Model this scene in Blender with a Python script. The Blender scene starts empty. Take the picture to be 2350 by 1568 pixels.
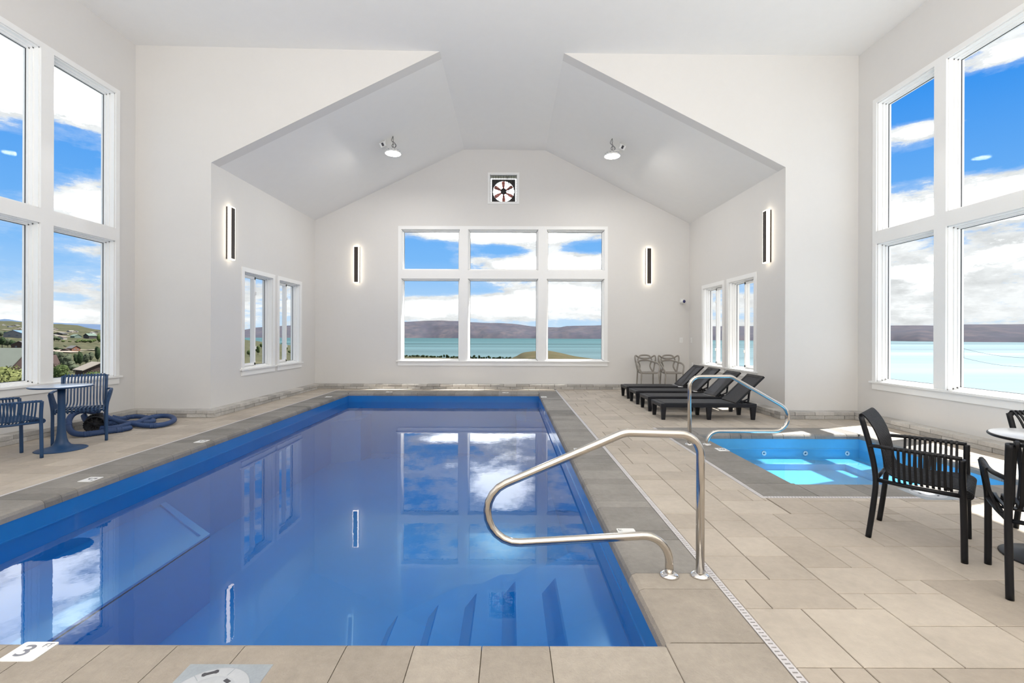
import bpy, math, random
from mathutils import Vector, Matrix, Euler
random.seed(7)
R = math.radians
scene = bpy.context.scene
col = scene.collection

# ------------------------------------------------------------------ camera, sky, sun, exposure
F = 1080.0; PX, PY = 1170.0, 771.0; CH = 1.38; ROLL = 0.003
cam_d = bpy.data.cameras.new('camera'); cam = bpy.data.objects.new('camera', cam_d); col.objects.link(cam)
cam_d.sensor_width = 36.0; cam_d.lens = F / 2350 * 36.0
cam_d.shift_x = (1175 - PX) / 2350; cam_d.shift_y = -(784 - PY) / 2350
cam_d.clip_start = 0.05; cam_d.clip_end = 60000
cam.matrix_world = Matrix.Translation((0, 0, CH)) @ Matrix.Rotation(R(90), 4, 'X') @ Matrix.Rotation(ROLL, 4, 'Z')
scene.camera = cam
scene.view_settings.view_transform = 'Standard'; scene.view_settings.look = 'None'
scene.view_settings.gamma = 1.0; scene.view_settings.use_curve_mapping = False
scene.view_settings.exposure = 0.0
scene.cycles.use_denoising = True
scene.cycles.max_bounces = 12; scene.cycles.diffuse_bounces = 6; scene.cycles.glossy_bounces = 6
scene.cycles.transparent_max_bounces = 16
scene.cycles.caustics_reflective = False; scene.cycles.caustics_refractive = False
scene.cycles.sample_clamp_indirect = 8.0

def ray(px, py):
    dx, dy = px - PX, py - PY
    return ((dx + ROLL * dy) / F, -(dy - ROLL * dx) / F)      # X/Y , (Z-CH)/Y
def onY(px, py, Y): a, b = ray(px, py); return Vector((a * Y, Y, CH + b * Y))
def onX(px, py, X): a, b = ray(px, py); Y = X / a; return Vector((X, Y, CH + b * Y))
def onZ(px, py, Z=0.0): a, b = ray(px, py); Y = (Z - CH) / b; return Vector((a * Y, Y, Z))

# ---- node helpers
class NT:
    def __init__(s, tree): s.t = tree; s.n = tree.nodes; s.l = tree.links
    def node(s, typ, **kw):
        n = s.n.new(typ)
        for k, v in kw.items(): setattr(n, k, v)
        return n
    def put(s, sock, v):
        if v is None: return
        if hasattr(v, 'is_linked') or isinstance(v, bpy.types.NodeSocket): s.l.new(v, sock)
        else: sock.default_value = v
    def m(s, op, a, b=None, c=None, clamp=False):
        n = s.node('ShaderNodeMath', operation=op); n.use_clamp = clamp
        s.put(n.inputs[0], a); s.put(n.inputs[1], b)
        if c is not None: s.put(n.inputs[2], c)
        return n.outputs[0]
    def mix(s, f, a, b, blend='MIX'):
        n = s.node('ShaderNodeMix', data_type='RGBA', blend_type=blend)
        s.put(n.inputs[0], f)
        for i, v in ((6, a), (7, b)):
            if isinstance(v, (tuple, list)) and len(v) == 3: v = (*v, 1)
            s.put(n.inputs[i], v)
        return n.outputs[2]
    def mr(s, v, a, b, c=0.0, d=1.0, smooth=False):
        n = s.node('ShaderNodeMapRange'); n.interpolation_type = 'SMOOTHSTEP' if smooth else 'LINEAR'
        s.put(n.inputs[0], v)
        for i, q in zip((1, 2, 3, 4), (a, b, c, d)): s.put(n.inputs[i], q)
        return n.outputs[0]
    def noise(s, vec, scale, detail=4, rough=0.5, dist=0.0):
        n = s.node('ShaderNodeTexNoise'); s.put(n.inputs['Vector'], vec)
        n.inputs['Scale'].default_value = scale; n.inputs['Detail'].default_value = detail
        n.inputs['Roughness'].default_value = rough; n.inputs['Distortion'].default_value = dist
        return n.outputs['Fac']
    def xyz(s, a, b, c):
        n = s.node('ShaderNodeCombineXYZ'); s.put(n.inputs[0], a); s.put(n.inputs[1], b); s.put(n.inputs[2], c); return n.outputs[0]
    def mapping(s, vec, sc=(1, 1, 1), loc=(0, 0, 0), rot=(0, 0, 0)):
        n = s.node('ShaderNodeMapping'); s.l.new(vec, n.inputs[0])
        n.inputs['Scale'].default_value = sc; n.inputs['Location'].default_value = loc; n.inputs['Rotation'].default_value = rot
        return n.outputs[0]

# ---- sky: blue gradient with banks of cloud laid out by azimuth and elevation
CLOUD = 4.0; SKYB = 1.0
w = bpy.data.worlds.new('sky'); scene.world = w; w.use_nodes = True
t = NT(w.node_tree); t.n.clear()
gen = t.node('ShaderNodeTexCoord').outputs['Generated']
sp = t.node('ShaderNodeSeparateXYZ'); t.l.new(gen, sp.inputs[0])
az = t.m('MULTIPLY', t.m('ARCTAN2', sp.outputs[0], sp.outputs[1]), 57.2958)
el = t.m('MULTIPLY', t.m('ARCSINE', sp.outputs[2]), 57.2958)
def ae(px, py):
    a, b = ray(px, py); return math.degrees(math.atan(a)), math.degrees(math.atan(b / math.sqrt(1 + a * a)))
wob = t.noise(t.xyz(t.m('MULTIPLY', az, 0.13), t.m('MULTIPLY', el, 0.34), 0.0), 1.6, 12, 0.72)
wob2 = t.noise(t.xyz(t.m('MULTIPLY', az, 0.05), t.m('MULTIPLY', el, 0.22), 3.0), 3.2, 10, 0.62)
cov = t.m('ADD', t.m('MULTIPLY', t.m('SUBTRACT', wob, 0.5), 1.3), t.m('MULTIPLY', t.m('SUBTRACT', wob2, 0.5), 1.1))
cov = t.m('ADD', cov, 0.02)
BL = [(60, 150, 260, 125, .75), (110, 350, 170, 62, -.75), (20, 400, 60, 60, -.6), (200, 470, 100, 48, .6), (20, 590, 60, 60, -.3),
      (150, 600, 160, 60, -.25), (100, 725, 300, 28, .35),
      (950, 590, 110, 55, -.8), (1030, 535, 70, 14, .7), (1140, 577, 62, 15, -.6), (1130, 545, 130, 18, .55), (1190, 605, 120, 22, .6), (1360, 568, 60, 13, -.7),
      (1290, 545, 60, 14, .5), (1310, 605, 90, 20, .55), (960, 662, 110, 24, -.7), (1110, 668, 60, 11, -.5), (960, 712, 60, 28, .7), (1080, 705, 140, 22, .5),
      (1260, 690, 200, 36, .6), (1190, 742, 340, 9, -.25),
      (2130, 230, 150, 55, -.8), (2105, 298, 75, 20, .95), (2160, 370, 220, 42, -.8), (2200, 478, 300, 50, .9), (2300, 250, 110, 90, -.8),
      (2270, 140, 130, 28, .55), (2200, 640, 300, 90, .35), (2200, 530, 300, 14, -.45), (2340, 60, 90, 40, .1), (1155, 432, 70, 60, .9)]
for (cx, cy, rx, ry, amp) in BL:
    a0, e0 = ae(cx, cy); a1, _ = ae(cx + rx, cy); a2, _ = ae(cx - rx, cy); _, e1 = ae(cx, cy - ry); _, e2 = ae(cx, cy + ry)
    ra, re = (a1 - a2) / 2, (e1 - e2) / 2
    u = t.m('DIVIDE', t.m('SUBTRACT', az, a0), ra); v = t.m('DIVIDE', t.m('SUBTRACT', el, e0), re)
    d = t.m('ADD', t.m('MULTIPLY', u, u), t.m('MULTIPLY', v, v))
    g = t.m('MULTIPLY', t.m('POWER', 2.718, t.m('MULTIPLY', d, -0.9)), amp)
    cov = t.m('ADD', cov, g)
mask = t.mr(cov, -0.10, 0.16, 0, 1, True)
base = t.mix(t.mr(el, 0, 9), (.60, .80, .98), (.20, .50, .96))
base = t.mix(t.mr(el, 9, 22), base, (.045, .31, .90))
cn = t.noise(t.xyz(t.m('MULTIPLY', az, 0.25), t.m('MULTIPLY', el, 0.6), 8.0), 1.3, 6, 0.6)
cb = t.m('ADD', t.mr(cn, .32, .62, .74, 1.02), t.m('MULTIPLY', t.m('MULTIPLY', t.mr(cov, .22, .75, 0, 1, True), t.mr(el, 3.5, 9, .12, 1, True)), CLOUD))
cb = t.m('MULTIPLY', cb, t.mr(az, 52, 78, 1.0, 2.6, True))      # unseen clouds on the sun side brightened, added to light the left walls
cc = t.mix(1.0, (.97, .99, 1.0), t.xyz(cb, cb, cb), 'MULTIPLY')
thin = t.m('MULTIPLY', t.mr(cov, -0.35, 0.0, 0, 0.35), 1.0)
base2 = t.mix(thin, base, (.75, .86, 1.0))
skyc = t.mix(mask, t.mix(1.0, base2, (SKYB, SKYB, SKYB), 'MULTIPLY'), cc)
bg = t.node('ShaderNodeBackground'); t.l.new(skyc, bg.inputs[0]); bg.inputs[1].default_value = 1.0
t.l.new(bg.outputs[0], t.node('ShaderNodeOutputWorld').inputs[0])
w.cycles.sampling_method = 'MANUAL'; w.cycles.sample_map_resolution = 512

sun_d = bpy.data.lights.new('sun', 'SUN'); sun_d.energy = 15.0; sun_d.angle = R(0.55); sun_d.color = (1, .96, .9)
sun = bpy.data.objects.new('sun', sun_d); col.objects.link(sun)
sun.rotation_euler = Vector((-.533, -.20, -1)).to_track_quat('-Z', 'Y').to_euler()

def area(name, loc, direction, sx, sy, power, color=(1, 1, 1)):
    d = bpy.data.lights.new(name, 'AREA'); d.shape = 'RECTANGLE'; d.size = sx; d.size_y = sy; d.energy = power; d.color = color
    o = bpy.data.objects.new(name, d); col.objects.link(o); o.location = loc
    o.rotation_euler = Vector(direction).to_track_quat('-Z', 'Y').to_euler(); return o
# added fill: unseen upward panel behind the camera, brightens ceiling and walls
area('fill_light', (0, -1.2, 1.75), (0, 0, 1), 9, 4.5, 1020, (1, .985, .96))
def portal(name, loc, direction, sx, sy):
    o = area(name, loc, direction, sx, sy, 1); o.data.cycles.is_portal = True
portal('portal_back', (-.15, 12.6, 2.5), (0, -1, 0), 4.5, 3.4)
portal('portal_left', (-6.66, 5.67, 3.0), (1, 0, 0), 4.0, 4.6)
portal('portal_right', (6.2, 5.67, 3.0), (-1, 0, 0), 4.0, 4.6)

# ------------------------------------------------------------------ materials
def mat(name, rgb=(.5, .5, .5), rough=.5, metal=0.0, spec=.5, var=0.0, vscale=6.0, bump=0.0, bscale=60.0, emit=None, estr=0.0, coat=0.0, tone=None):
    m = bpy.data.materials.new(name); m.use_nodes = True; t = NT(m.node_tree); b = t.n['Principled BSDF']
    b.inputs['Roughness'].default_value = rough; b.inputs['Metallic'].default_value = metal
    b.inputs['Specular IOR Level'].default_value = spec; b.inputs['Coat Weight'].default_value = coat
    co = t.node('ShaderNodeTexCoord').outputs['Object']
    c = (*rgb, 1)
    if tone is not None:
        at = t.node('ShaderNodeAttribute', attribute_name='tone')
        c = t.mix(at.outputs['Fac'], rgb, tone)
    if var:
        n = t.noise(co, vscale, 6, .6)
        n2 = t.noise(co, vscale * 9, 4, .6)
        f = t.m('ADD', t.mr(n, .25, .75, 1 - var, 1 + var), t.mr(n2, .3, .7, -var * .45, var * .45))
        c = t.mix(1.0, c, t.xyz(f, f, f), 'MULTIPLY')
    t.put(b.inputs['Base Color'], c)
    if bump:
        bn = t.node('ShaderNodeBump'); bn.inputs['Strength'].default_value = bump; bn.inputs['Distance'].default_value = .01
        t.l.new(t.noise(co, bscale, 5, .6), bn.inputs['Height']); t.l.new(bn.outputs[0], b.inputs['Normal'])
    if emit: b.inputs['Emission Color'].default_value = (*emit, 1); b.inputs['Emission Strength'].default_value = estr
    return m
M = {}
M['wall'] = mat('painted_wall', (.70, .685, .665), .55, spec=.3, var=.012, vscale=1.2, bump=.05, bscale=90)
M['ceiling'] = mat('painted_ceiling', (.82, .81, .79), .6, spec=.3, var=.01, bump=.05, bscale=90)
M['trim'] = mat('white_trim', (.84, .84, .83), .35, var=.01)
M['vinyl'] = mat('white_vinyl', (.88, .88, .87), .3, var=.01)
M['gasket'] = mat('dark_gasket', (.05, .05, .055), .5, var=.1)
M['mortar'] = mat('dark_mortar', (.07, .06, .05), .95)
M['joint'] = mat('sand_joint', (.12, .095, .065), .95, var=.25, vscale=12)
M['paver'] = mat('beige_paver', (.385, .335, .28), .72, spec=.35, var=.12, vscale=2.4, bump=.25, bscale=120, tone=(.485, .43, .365))
M['coping'] = mat('grey_coping_stone', (.185, .175, .163), .75, spec=.35, var=.17, vscale=2.6, bump=.5, bscale=90, tone=(.29, .272, .25))
M['coping_warm'] = mat('tan_coping_stone', (.325, .285, .24), .75, spec=.35, var=.15, vscale=2.6, bump=.5, bscale=90, tone=(.41, .365, .31))
M['curb'] = mat('split_curb_stone', (.36, .345, .325), .85, var=.16, vscale=5, bump=.9, bscale=45, tone=(.56, .54, .51))
M['liner'] = mat('blue_pool_shell', (.007, .165, .50), .18, spec=.5, var=.05, vscale=1.0, coat=.4)
M['spa'] = mat('blue_spa_shell', (.09, .38, .66), .2, spec=.5, var=.04, vscale=1.0, coat=.3)
M['steel'] = mat('brushed_stainless', (.62, .58, .53), .16, metal=1.0, var=.03, vscale=30)
M['chrome'] = mat('polished_steel', (.78, .76, .74), .07, metal=1.0)
M['grate'] = mat('light_grate', (.56, .54, .55), .5, var=.05)
M['slot'] = mat('slot_dark', (.06, .06, .07), .9)
M['lid'] = mat('grey_lid', (.42, .44, .47), .55, var=.08, vscale=8)
M['lid_plate'] = mat('blue_grey_plate', (.30, .335, .37), .6, var=.12, vscale=10)
M['tile_white'] = mat('white_marker_tile', (.80, .80, .79), .35, var=.02)
M['ink'] = mat('marker_ink', (.045, .045, .06), .6)
M['ink_grey'] = mat('worn_marker_ink', (.22, .23, .27), .6, var=.3, vscale=60)
M['navy'] = mat('navy_plastic', (.014, .052, .135), .42, spec=.45, var=.05, vscale=8)
M['navy_top'] = mat('pale_table_top', (.42, .46, .54), .18, spec=.6, var=.03)
M['black'] = mat('black_plastic', (.006, .0065, .009), .42, spec=.3, var=.05, vscale=8)
M['black_top'] = mat('grey_table_top', (.50, .49, .475), .25, spec=.5, var=.03)
M['taupe'] = mat('taupe_plastic', (.27, .245, .215), .45, var=.04)
M['hose'] = mat('blue_hose', (.028, .062, .165), .5, spec=.4, var=.08, vscale=12)
M['sconce'] = mat('bronze_plate', (.035, .025, .02), .45, var=.05)
M['glow'] = mat('sconce_diffuser', (.9, .9, .88), .4, emit=(1, .87, .68), estr=5)
M['lampglow'] = mat('lamp_lens', (.9, .9, .9), .4, emit=(1, .97, .92), estr=25)
M['white_metal'] = mat('white_metal', (.75, .75, .74), .4, var=.02)
M['fan_black'] = mat('fan_shroud_black', (.02, .017, .015), .5, var=.05)
M['fan_red'] = mat('fan_blade_red', (.75, .25, .20), .4, var=.05)
M['lens'] = mat('blue_lens', (.01, .012, .12), .1, coat=.5)
# basket-weave look of the loungers
def weave():
    m = mat('woven_charcoal_plastic', (.02, .02, .026), .42, spec=.35); t = NT(m.node_tree); b = t.n['Principled BSDF']
    co = t.node('ShaderNodeTexCoord').outputs['Object']
    w1 = t.node('ShaderNodeTexWave', wave_type='BANDS', bands_direction='DIAGONAL'); w1.inputs['Scale'].default_value = 26
    t.l.new(co, w1.inputs[0])
    w2 = t.node('ShaderNodeTexWave', wave_type='BANDS', bands_direction='DIAGONAL'); w2.inputs['Scale'].default_value = 26
    t.l.new(t.mapping(co, (-1, 1, 1)), w2.inputs[0])
    h = t.m('MAXIMUM', w1.outputs['Fac'], w2.outputs['Fac'])
    bn = t.node('ShaderNodeBump'); bn.inputs['Strength'].default_value = .9; bn.inputs['Distance'].default_value = .006
    t.l.new(h, bn.inputs['Height']); t.l.new(bn.outputs[0], b.inputs['Normal'])
    t.l.new(t.mix(h, (.006, .0065, .009), (.024, .026, .033)), b.inputs['Base Color'])
    return m
M['weave'] = weave()
M['lounge'] = mat('charcoal_plastic', (.008, .0085, .012), .42, spec=.35, var=.04)

def schlick(t, f0):
    g = t.node('ShaderNodeNewGeometry'); dt = t.node('ShaderNodeVectorMath', operation='DOT_PRODUCT')
    t.l.new(g.outputs['Normal'], dt.inputs[0]); t.l.new(g.outputs['Incoming'], dt.inputs[1])
    c = t.m('SUBTRACT', 1.0, t.m('ABSOLUTE', dt.outputs['Value']), clamp=True)
    return t.m('ADD', t.m('MULTIPLY', t.m('POWER', c, 5.0), 1 - f0), f0)
def glass():
    m = bpy.data.materials.new('window_glass'); m.use_nodes = True; t = NT(m.node_tree); t.n.clear()
    tr = t.node('ShaderNodeBsdfTransparent'); tr.inputs[0].default_value = (.97, .985, .98, 1)
    gl = t.node('ShaderNodeBsdfGlossy'); gl.inputs['Roughness'].default_value = 0.0
    mx = t.node('ShaderNodeMixShader'); t.l.new(t.m('MULTIPLY', schlick(t, .02), .15), mx.inputs[0]); t.l.new(tr.outputs[0], mx.inputs[1]); t.l.new(gl.outputs[0], mx.inputs[2])
    t.l.new(mx.outputs[0], t.node('ShaderNodeOutputMaterial').inputs[0]); return m
M['glass'] = glass()
def water(name, tint, ior, bstr):
    m = bpy.data.materials.new(name); m.use_nodes = True; t = NT(m.node_tree); t.n.clear()
    tr = t.node('ShaderNodeBsdfTransparent'); tr.inputs[0].default_value = (*tint, 1)
    gl = t.node('ShaderNodeBsdfGlossy'); gl.inputs['Roughness'].default_value = 0.0
    co = t.node('ShaderNodeTexCoord').outputs['Object']
    bn = t.node('ShaderNodeBump'); bn.inputs['Strength'].default_value = bstr; bn.inputs['Distance'].default_value = .01
    t.l.new(t.noise(co, 9, 3, .5), bn.inputs['Height']); t.l.new(bn.outputs[0], gl.inputs['Normal'])
    mx = t.node('ShaderNodeMixShader'); t.l.new(schlick(t, ior), mx.inputs[0]); t.l.new(tr.outputs[0], mx.inputs[1]); t.l.new(gl.outputs[0], mx.inputs[2])
    t.l.new(mx.outputs[0], t.node('ShaderNodeOutputMaterial').inputs[0]); return m
M['water'] = water('pool_water', (.70, .93, 1.0), .048, .02)
M['spa_water'] = water('spa_water', (.88, .97, .995), .03, .02)

# ------------------------------------------------------------------ mesh helpers
class MB:
    def __init__(s): s.v = []; s.f = []; s.tone = []; s.sm = []
    def add(s, vs, fs, tone=0.5, smooth=False):
        o = len(s.v); s.v += [tuple(p) for p in vs]
        for f in fs: s.f.append(tuple(i + o for i in f)); s.tone.append(tone); s.sm.append(smooth)
    def hexa(s, c, tone=.5):   # 8 corners: bottom 4 ring, top 4 ring
        s.add(c, [(0, 3, 2, 1), (4, 5, 6, 7), (0, 1, 5, 4), (1, 2, 6, 5), (2, 3, 7, 6), (3, 0, 4, 7)], tone)
    def box(s, x0, x1, y0, y1, z0, z1, tone=.5, rot=None, P=None):
        c = [(x0, y0, z0), (x1, y0, z0), (x1, y1, z0), (x0, y1, z0), (x0, y0, z1), (x1, y0, z1), (x1, y1, z1), (x0, y1, z1)]
        if P: c = [P(*q) for q in c]
        if rot is not None: c = [rot @ Vector(q) for q in c]
        s.hexa(c, tone)
    def bbox(s, x0, x1, y0, y1, z0, z1, b=.004, tone=.5):   # bevelled box
        ch = []
        for z, i in ((z0, b), (z0 + b, 0), (z1 - b, 0), (z1, b)):
            ch.append([(x0 + i, y0 + i, z), (x1 - i, y0 + i, z), (x1 - i, y1 - i, z), (x0 + i, y1 - i, z)])
        s.loft(ch, tone=tone)
    def loft(s, rings, closed=True, caps=True, tone=.5, smooth=False):
        n = len(rings[0]); o = len(s.v)
        for r in rings: s.v += [tuple(p) for p in r]
        m = n if closed else n - 1
        for k in range(len(rings) - 1):
            for i in range(m):
                j = (i + 1) % n
                s.f.append((o + k * n + i, o + k * n + j, o + (k + 1) * n + j, o + (k + 1) * n + i)); s.tone.append(tone); s.sm.append(smooth)
        if caps:
            s.f.append(tuple(o + i for i in reversed(range(n)))); s.tone.append(tone); s.sm.append(False)
            s.f.append(tuple(o + (len(rings) - 1) * n + i for i in range(n))); s.tone.append(tone); s.sm.append(False)
    def tube(s, pts, r, n=12, closed=False, tone=.5, flat=1.0):
        pts = [Vector(p) for p in pts]; k = len(pts); rr = r if isinstance(r, (list, tuple)) else [r] * k
        T = []
        for i in range(k):
            a = pts[(i - 1) % k] if (i or closed) else pts[i]; b = pts[(i + 1) % k] if (i < k - 1 or closed) else pts[i]
            T.append((b - a).normalized())
        up = Vector((0, 0, 1)) if abs(T[0].z) < .9 else Vector((1, 0, 0))
        nrm = (up - T[0] * up.dot(T[0])).normalized(); rings = []
        for i in range(k):
            if i:
                nrm = (nrm - T[i] * nrm.dot(T[i])).normalized()
            bi = T[i].cross(nrm)
            rings.append([pts[i] + (nrm * math.cos(2 * math.pi * q / n) * flat + bi * math.sin(2 * math.pi * q / n)) * rr[i] for q in range(n)])
        if closed: rings.append(rings[0]); s.loft(rings, caps=False, smooth=True, tone=tone)
        else: s.loft(rings, smooth=True, tone=tone)
    def lathe(s, prof, c=(0, 0, 0), n=32, tone=.5, M4=None, smooth=True):
        rings = []
        for (r, z) in prof:
            ring = [Vector((r * math.cos(2 * math.pi * q / n), r * math.sin(2 * math.pi * q / n), z)) for q in range(n)]
            if M4 is not None: ring = [M4 @ p for p in ring]
            rings.append([p + Vector(c) for p in ring])
        s.loft(rings, smooth=smooth, tone=tone)
    def strip(s, pts, side, w, th, tone=.5):     # rectangular bar swept along pts; side = width direction
        pts = [Vector(p) for p in pts]; side = Vector(side).normalized(); rings = []
        for i, p in enumerate(pts):
            a = pts[max(i - 1, 0)]; b = pts[min(i + 1, len(pts) - 1)]; T = (b - a).normalized()
            up = T.cross(side).normalized()
            c = min(w, th) * .22
            rings.append([p + side * (x * w / 2 + ex) + up * (y * th / 2 + ey) for x, y, ex, ey in
                          ((-1, -1, c, 0), (1, -1, -c, 0), (1, -1, 0, c), (1, 1, 0, -c), (1, 1, -c, 0), (-1, 1, c, 0), (-1, 1, 0, -c), (-1, -1, 0, c))])
        s.loft(rings, tone=tone)
    def poly(s, pts, z0, z1, tone=.5):
        s.loft([[(x, y, z0) for x, y in pts], [(x, y, z1) for x, y in pts]], tone=tone)
    def build(s, name, m, parent=None, loc=None):
        me = bpy.data.meshes.new(name); me.from_pydata(s.v, [], s.f); me.materials.append(m)
        me.polygons.foreach_set('use_smooth', s.sm)
        at = me.attributes.new('tone', 'FLOAT', 'FACE'); at.data.foreach_set('value', s.tone)
        import bmesh
        bm = bmesh.new(); bm.from_mesh(me); bmesh.ops.recalc_face_normals(bm, faces=bm.faces); bm.to_mesh(me); bm.free()
        o = bpy.data.objects.new(name, me); col.objects.link(o)
        if parent: o.parent = parent
        if loc: o.location = loc
        return o
def smooth_path(pts, sub=6, closed=False):
    pts = [Vector(p) for p in pts]; n = len(pts); out = []
    rng = range(n) if closed else range(n - 1)
    for i in rng:
        p0 = pts[(i - 1) % n] if (closed or i) else pts[0]; p1 = pts[i]; p2 = pts[(i + 1) % n]
        p3 = pts[(i + 2) % n] if (closed or i + 2 < n) else pts[-1]
        for k in range(sub):
            u = k / sub
            out.append(.5 * ((2 * p1) + (p2 - p0) * u + (2 * p0 - 5 * p1 + 4 * p2 - p3) * u * u + (3 * p1 - p0 - 3 * p2 + p3) * u ** 3))
    if not closed: out.append(pts[-1])
    return out
def fillet(pts, rad, seg=8):
    pts = [Vector(p) for p in pts]; out = [pts[0]]
    for i in range(1, len(pts) - 1):
        r = rad[i - 1] if isinstance(rad, (list, tuple)) else rad
        a = (pts[i - 1] - pts[i]).normalized(); b = (pts[i + 1] - pts[i]).normalized()
        ang = a.angle(b); d = r / math.tan(ang / 2); p, q = pts[i] + a * d, pts[i] + b * d
        c = pts[i] + (a + b).normalized() * (r / math.sin(ang / 2))
        v0, v1 = p - c, q - c; tot = v0.angle(v1)
        for k in range(seg + 1):
            u = k / seg
            out.append(c + (v0 * math.sin((1 - u) * tot) + v1 * math.sin(u * tot)) / math.sin(tot))
    out.append(pts[-1]); return out

def tag(o, label=None, cat=None, group=None, kind=None):
    if label: o['label'] = label
    if cat: o['category'] = cat
    if group: o['group'] = group
    if kind: o['kind'] = kind
    return o
def empty(name, loc, rz=0.0, **kw):
    o = bpy.data.objects.new(name, None); o.empty_display_size = .2; col.objects.link(o)
    o.location = loc; o.rotation_euler = (0, 0, rz); return tag(o, **kw)
def structure(o): o['kind'] = 'structure'; return o
def kids(o): return [c for c in bpy.data.objects if c.parent == o]
def copy_tree(o, parent=None):
    c = o.copy(); col.objects.link(c)
    if parent: c.parent = parent
    for ch in kids(o): copy_tree(ch, c)
    return c
def dup(o, loc, rz, label, group=None, scale=None):
    c = copy_tree(o); c.location = loc; c.rotation_euler = (0, 0, rz); c['label'] = label
    if group: c['group'] = group
    if scale: c.scale = scale
    return c

# ------------------------------------------------------------------ the room shell
XL, XR = -6.40, 5.94          # outer side walls
AL, AR = -5.105, 4.697        # alcove side walls
YW, YB = 8.03, 12.33          # wing walls, back wall
YN = -4.0                     # wall behind the camera
RX0, RX1 = -1.21, .91         # flat strip of the vault
TH = .22
def lin(xs, zs):
    def f(u):
        for i in range(len(xs) - 1):
            if u <= xs[i + 1] + 1e-9: k = (u - xs[i]) / (xs[i + 1] - xs[i]); return zs[i] + (zs[i + 1] - zs[i]) * k
        return zs[-1]
    return f
ceil_main = lin([XL - .4, XL, RX0, RX1, XR, XR + .4], [6.32, 6.32, 6.231, 6.208, 6.178, 6.178])
vault_b = lin([AL, RX0, RX1, AR], [4.39, 6.265, 6.246, 4.34])
vault_f = lin([AL, RX0, RX1, AR], [4.324, 6.231, 6.208, 4.272])
def wall(name, P, us, bot, top, holes, th=TH, m='wall'):
    """P(u, z, n) -> world; n=0 is the room face, n=th the outside"""
    mb = MB(); br = sorted(set(list(us) + [h[0] for h in holes] + [h[1] for h in holes]))
    br = [b for b in br if us[0] - 1e-6 <= b <= us[-1] + 1e-6]
    for u0, u1 in zip(br[:-1], br[1:]):
        if u1 - u0 < 1e-5: continue
        mid = (u0 + u1) / 2
        hs = sorted([(h[2], h[3]) for h in holes if h[0] < mid < h[1]])
        cuts = []; lo = None
        lo = (bot(u0), bot(u1))
        for (a, b) in hs: cuts.append((lo, (a, a))); lo = (b, b)
        cuts.append((lo, (top(u0), top(u1))))
        for (l, h) in cuts:
            c = [P(u0, l[0], 0), P(u1, l[1], 0), P(u1, l[1], th), P(u0, l[0], th), P(u0, h[0], 0), P(u1, h[1], 0), P(u1, h[1], th), P(u0, h[0], th)]
            mb.hexa(c)
    return structure(mb.build(name, M[m]))
PB = lambda u, z, n: (u, YB + n, z)
PLm = lambda u, z, n: (XL - n, u, z)
PRm = lambda u, z, n: (XR + n, u, z)
PAL = lambda u, z, n: (AL - n, u, z)
PAR = lambda u, z, n: (AR + n, u, z)
# window units: (columns of openings, rows of openings)
bx = lambda p: onY(p, 700, YB).x
bz = lambda p, x=1150: onY(x, p, YB).z
BK_cols = [(bx(921), bx(1055)), (bx(1074), bx(1235)), (bx(1254.5), bx(1387))]
BK_rows = [(bz(828.5), bz(640)), (bz(620.5), bz(527))]
LCOLS = [(3.72, 4.77), (4.95, 6.40), (6.58, 7.62)]
LROWS = [(.71, 2.90), (3.10, 5.29)]
RROWS = [(.66, 2.885), (3.085, 5.17)]
BOT = lambda u: -.1
def grow(cols, rows): return (cols[0][0], cols[-1][1], rows[0][0], rows[-1][1])
fan_c = onY(1155.5, 432.5, YB); FH = .36
fan_hole = (fan_c.x - FH, fan_c.x + FH, fan_c.z - FH, fan_c.z + FH)
wall('wall_back', PB, [AL - TH, AL, RX0, RX1, AR, AR + TH], BOT, lambda u: vault_b(min(max(u, AL), AR)), [grow(BK_cols, BK_rows), fan_hole])
wall('wall_left', PLm, [YN, YW + TH], BOT, lambda u: 6.32, [grow(LCOLS, LROWS)])
wall('wall_right', PRm, [YN, YW + TH], BOT, lambda u: 6.178, [grow(LCOLS, RROWS)])
SW = {'L': [(9.03, 10.12), (10.40, 11.43)], 'R': [(9.04, 10.09), (10.38, 11.41)]}
SR = {'L': (.73, 2.60), 'R': (.71, 2.53)}
wall('wall_alcove_left', PAL, [YW + TH, YB + TH], BOT, lambda u: 4.324 + (4.39 - 4.324) * (u - YW) / (YB - YW) + .02, [(a, b, *SR['L']) for a, b in SW['L']])
wall('wall_alcove_right', PAR, [YW + TH, YB + TH], BOT, lambda u: 4.272 + (4.34 - 4.272) * (u - YW) / (YB - YW) + .02, [(a, b, *SR['R']) for a, b in SW['R']])
PW = lambda u, z, n: (u, YW + n, z)
wall('wall_wing_left', PW, [XL - TH, XL, AL], BOT, ceil_main, [])
wall('wall_wing_right', PW, [AR, XR, XR + TH], BOT, ceil_main, [])
wall('wall_gable_front', lambda u, z, n: (u, YW + n, z), [AL, RX0], vault_f, ceil_main, [])
wall('wall_gable_front_right', lambda u, z, n: (u, YW + n, z), [RX1, AR], vault_f, ceil_main, [])
wall('wall_near', lambda u, z, n: (u, YN - n, z), [XL - TH, XR + TH], BOT, ceil_main, [])
mb = MB()
xs = [XL - .4, XL, RX0, RX1, XR, XR + .4]
for a, b in zip(xs[:-1], xs[1:]):
    za, zb = ceil_main(a), ceil_main(b)
    mb.hexa([(a, YN - TH, za), (b, YN - TH, zb), (b, YW + .0, zb), (a, YW + .0, za), (a, YN - TH, za + .25), (b, YN - TH, zb + .25), (b, YW + TH, zb + .25), (a, YW + TH, za + .25)])
ve = [AL, RX0, RX1, AR]
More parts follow.
